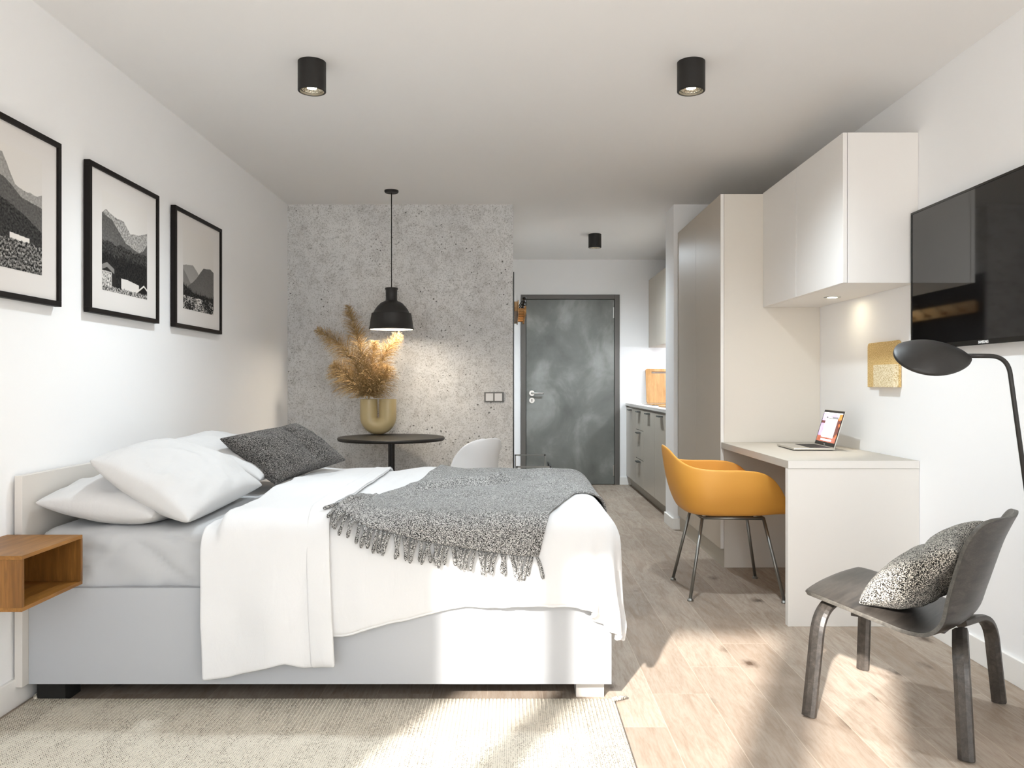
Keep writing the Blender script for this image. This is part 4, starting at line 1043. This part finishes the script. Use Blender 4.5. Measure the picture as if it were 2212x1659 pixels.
# local: x = width (x>0 points to -Y? after rotation), y = forward (+X world)
def tub():
    nt, nr = 96, 40; P = np.zeros((nt, nr+1, 3))
    for a in range(nt):
        th = -PI+2*PI*a/nt      # 0 = forward
        cf, sf = math.cos(th), math.sin(th); at_ = abs(th)/PI     # 0 front .. 1 back
        def sup(rx, ry, n=2.7):
            r_ = 1/((abs(sf)/rx)**n+(abs(cf)/ry)**n)**(1/n); return r_
        fw = 1.0+0.28*min(1, max(0, cf*3))
        rb = sup(0.215, 0.215*fw, 3.2)        # pan outline
        rim = sup(0.285, 0.275*fw, 3.2)
        zr = float(np.interp(at_, [0, .13, .19, .24, .29, .36, .46, .62, .72, .80, .88, 1.0], [0.420, 0.425, 0.460, 0.55, 0.635, 0.672, 0.680, 0.680, 0.690, 0.725, 0.772, 0.795]))
        back = max(0.0, (at_-0.62)/0.38)**1.3; frt = max(0.0, 1-at_/0.22)
        for k in range(nr+1):
            s_ = k/nr
            if s_ < 0.5: q = s_/0.5; r_ = rb*q; z = 0.428+0.012*q**3
            else:
                q = (s_-0.5)/0.5; z = 0.44+(zr-0.44)*q**1.15 if zr > 0.45 else 0.44+(zr-0.44)*q**2
                r_ = rb+(rim-rb)*(1-(1-q)**2.6)*(0.85+0.15*q)
            x, y = r_*sf, r_*cf-0.02
            if s_ >= 0.5: y -= back*0.045*((s_-0.5)/0.5)
            if s_ < 0.5 or frt > 0: pass
            P[a, k] = (x, y, z)
    # smooth radially for a round lower corner
    for _ in range(5): P[:, 1:-1] = 0.5*P[:, 1:-1]+0.25*(P[:, :-2]+P[:, 2:])
    for _ in range(3): P[:, 1:] = 0.5*P[:, 1:]+0.25*(np.roll(P, 1, 0)[:, 1:]+np.roll(P, -1, 0)[:, 1:])
    bm = bmesh.new(); c0 = bm.verts.new(P[:, 0].mean(0)); V = [[bm.verts.new(P[a, k]) for k in range(1, nr+1)] for a in range(nt)]
    for a in range(nt):
        n_ = (a+1) % nt; bm.faces.new((c0, V[a][0], V[n_][0]))
        for k in range(nr-1): bm.faces.new((V[a][k], V[a][k+1], V[n_][k+1], V[n_][k]))
    return bm
obj('shell', tub(), 'orange', t, smooth=True, solid=0.010, sub=1)
mat_ = (Matrix.Translation((1.155, 4.325, 0)) @ Matrix.Rotation(-PI/2, 4, 'Z')).inverted()
fr_pts = {}
for nm, (fx_, fy_), (tx, ty) in (('a', (0.919, 4.105), (1.00, 4.185)), ('b', (0.919, 4.545), (1.00, 4.465)), ('c', (1.39, 4.065), (1.315, 4.165)), ('d', (1.399, 4.584), (1.315, 4.485))):
    F = mat_ @ Vector((fx_, fy_, 0.012)); T_ = mat_ @ Vector((tx, ty, 0.415)); fr_pts[nm] = T_
    obj('leg', tube([F, T_], 0.0085, 14), 'gunmetal', t, smooth=True)
    obj('foot_cap', lathe([(0, 0), (0.016, 0), (0.016, 0.006), (0.010, 0.014), (0, 0.014)], 20, c=(F.x, F.y, 0)), 'gunmetal', t)
bm = bmesh.new()
for a, c_ in (('a', 'c'), ('b', 'd'), ('a', 'b'), ('c', 'd')): tube([fr_pts[a], fr_pts[c_]], 0.0085, 14, bm)
obj('seat_frame', bm, 'gunmetal', t, smooth=True)
obj('mounting_plate', B(-0.12, 0.12, -0.12, 0.12, 0.412, 0.424), 'black', t, bevel=0.002)

# ------------------------------------------------------------------ laptop
t = thing('laptop', (1.625, 4.37, 0.765), 'open silver laptop with lit screen on the desk', 'laptop', rz=math.radians(-3))
W, Dp = 0.315, 0.215
obj('base', B(-0.125, -0.125+Dp, -W/2, W/2, 0.003, 0.0135), 'alu', t, bevel=0.003, seg=3)
obj('foot_shadow_strip', B(-0.115, 0.08, -W/2+0.01, W/2-0.01, 0.0005, 0.003), 'black', t)
bm = bmesh.new()
for r_ in range(6):
    for c_ in range(14):
        x = -0.028+r_*0.0175; y = -0.135+c_*0.0194; B(x, x+0.0150, y, y+0.0165, 0.0138, 0.0146, bm)
kb = obj('keyboard', bm, 'black', t); obj('keyboard_well', B(-0.032, 0.078, -0.139, 0.139, 0.0132, 0.0138), 'gap', kb)
obj('trackpad', B(-0.112, -0.042, -0.05, 0.05, 0.0133, 0.0138), 'steel', t)
lid = obj('lid', B(-0.003, 0.003, -W/2, W/2, 0, 0.205), 'alu', t, bevel=0.002); lid.location = (0.087, 0, 0.012); lid.rotation_euler = (0, math.radians(17), 0)
obj('bezel', B(-0.0042, -0.0031, -W/2+0.003, W/2-0.003, 0.004, 0.202), 'black', lid)
n, m = 110, 76; Yg, Zg = np.meshgrid(np.linspace(-W/2+0.012, W/2-0.012, n), np.linspace(0.024, 0.190, m), indexing='ij')
U = 1-(Yg-Yg.min())/(Yg.max()-Yg.min()); V = (Zg-Zg.min())/(Zg.max()-Zg.min())     # U 0 = left as seen
cols = np.zeros((n, m, 3)); 
purple = np.array([0.52, 0.38, 0.72]); brown = np.array([0.10, 0.02, 0.015]); orange = np.array([0.85, 0.20, 0.03]); white = np.array([0.9, 0.9, 0.92]); rust = np.array([0.35, 0.10, 0.06])
for i in range(n):
    for j in range(m):
        u, v = U[i, j], V[i, j]; nz = mnoise.noise(Vector((u*5, v*6, 1)))
        c_ = purple*(0.7+0.5*v)+0.15*nz if u < .35 or v > .82 else brown+orange*max(0, nz*1.6)
        if u > .85 and v > .78: c_ = orange
        if v < .2: c_ = rust+0.1*nz
        if .62 < v < .72 and u < .2: c_ = brown
        if v > .965: c_ = white
        if .20 < u < .82 and .16 < v < .84: c_ = white*1.05
        if .20 < u < .82 and .80 < v < .86: c_ = np.array([.16, .16, .16]) if not (.28 < u < .52 and .815 < v < .85) else white
        if .22 < u < .80 and .035 < v < .095: c_ = np.array([.75, .75, .85])*(0.8+0.5*mnoise.noise(Vector((u*30, 3, 0))))
        cols[i, j] = np.clip(c_, 0.003, 1)
P = np.stack([np.full_like(Yg, -0.0045), Yg, Zg], -1)
obj('display', gridmesh(P, name='display', cols=cols), 'screen', lid)
bm = bmesh.new()
for k, (a, c_) in enumerate(((-0.011, 0.004), (-0.006, 0.002), (-0.003, 0.003), (0.001, 0.002), (0.005, 0.005))): B(-0.0045, -0.0042, a, a+c_, 0.010, 0.0135, bm)
obj('maker_mark', bm, 'logo', lid)

# ------------------------------------------------------------------ cork organiser on right wall
t = thing('wall_organiser', (XR, 4.007, 1.214), 'cork-coloured felt wall organiser with a pocket above the desk', 'organiser')
def rounded_panel(y0, y1, z0, z1, x0, x1, r=0.02):
    bm = bmesh.new(); pts = []
    for cy, cz, a0, rr in ((y1-r, z1-r, 0, r), (y0+r, z1-r, 90, r), (y0+r*.2, z0+r*.2, 180, r*.2), (y1-r*.2, z0+r*.2, 270, r*.2)):
        for k in range(6): a = math.radians(a0+k*18); pts.append((cy+rr*math.cos(a), cz+rr*math.sin(a)))
    A = [bm.verts.new((x0, y, z)) for y, z in pts]; Bv = [bm.verts.new((x1, y, z)) for y, z in pts]
    bm.faces.new(A); bm.faces.new(Bv[::-1])
    for k in range(len(pts)): bm.faces.new((A[k], A[(k+1) % len(A)], Bv[(k+1) % len(A)], Bv[k]))
    return bm
obj('back_panel', rounded_panel(-0.170, 0.170, -0.112, 0.116, -0.014, -0.001), 'cork', t, bevel=0.002)
obj('pocket', rounded_panel(-0.168, 0.045, -0.112, 0.0, -0.040, -0.0145, 0.004), 'cork2', t, bevel=0.003)

# ------------------------------------------------------------------ floor lamp
t = thing('floor_lamp', (1.765, 2.57, 0), 'black floor lamp with a leaf-shaped shade before the television', 'floor lamp')
Lx, Ly = 1.765, 2.57
obj('foot_plate', lathe([(0, 0), (0.088, 0), (0.090, 0.004), (0.088, 0.010), (0, 0.012)], 48), 'lampblack', t)
pts = smooth_path([(0, 0, 0.011), (1.600-Lx, 0, 1.208), (1.470-Lx, 0, 1.209)], 0.06, 10)
obj('pole', tube(pts, 0.0072, 14), 'lampblack', t, smooth=True)
def leaf():
    bm = bmesh.new(); nt, nr = 72, 14; rings = []
    Lh = 0.122
    for k in range(nr+1):
        s_ = k/nr; ring = []
        for a in range(nt):
            th = 2*PI*a/nt; cx = math.cos(th); w = 0.088*(1-0.26*cx-0.08*cx*cx)
            x = Lh*cx*s_; y = w*math.sin(th)*s_; z = 0.044*(1-s_**2.2)
            if s_ == 0: continue
            ring.append(bm.verts.new((x, y, z)))
        rings.append(ring)
    c0 = bm.verts.new((0, 0, 0.044)); rings = rings[1:]
    edge = [bm.verts.new((v.co.x, v.co.y, -0.010)) for v in rings[-1]]; inner = [bm.verts.new((v.co.x*0.96, v.co.y*0.96, -0.008)) for v in rings[-1]]
    cb2 = bm.verts.new((0, 0, 0.004))
    for a in range(nt):
        n_ = (a+1) % nt; bm.faces.new((c0, rings[0][a], rings[0][n_]))
        for r0, r1 in zip(rings, rings[1:]): bm.faces.new((r0[a], r1[a], r1[n_], r0[n_]))
        bm.faces.new((rings[-1][a], edge[a], edge[n_], rings[-1][n_])); bm.faces.new((edge[a], inner[a], inner[n_], edge[n_])); bm.faces.new((inner[a], cb2, inner[n_]))
    return bm
sh = obj('lamp_shade', leaf(), 'lampblack', t, smooth=True, bevel=0.0015, angle=50)
sh.location = (1.360-Lx, 0, 1.206); sh.rotation_euler = (math.radians(38), 0, 0)
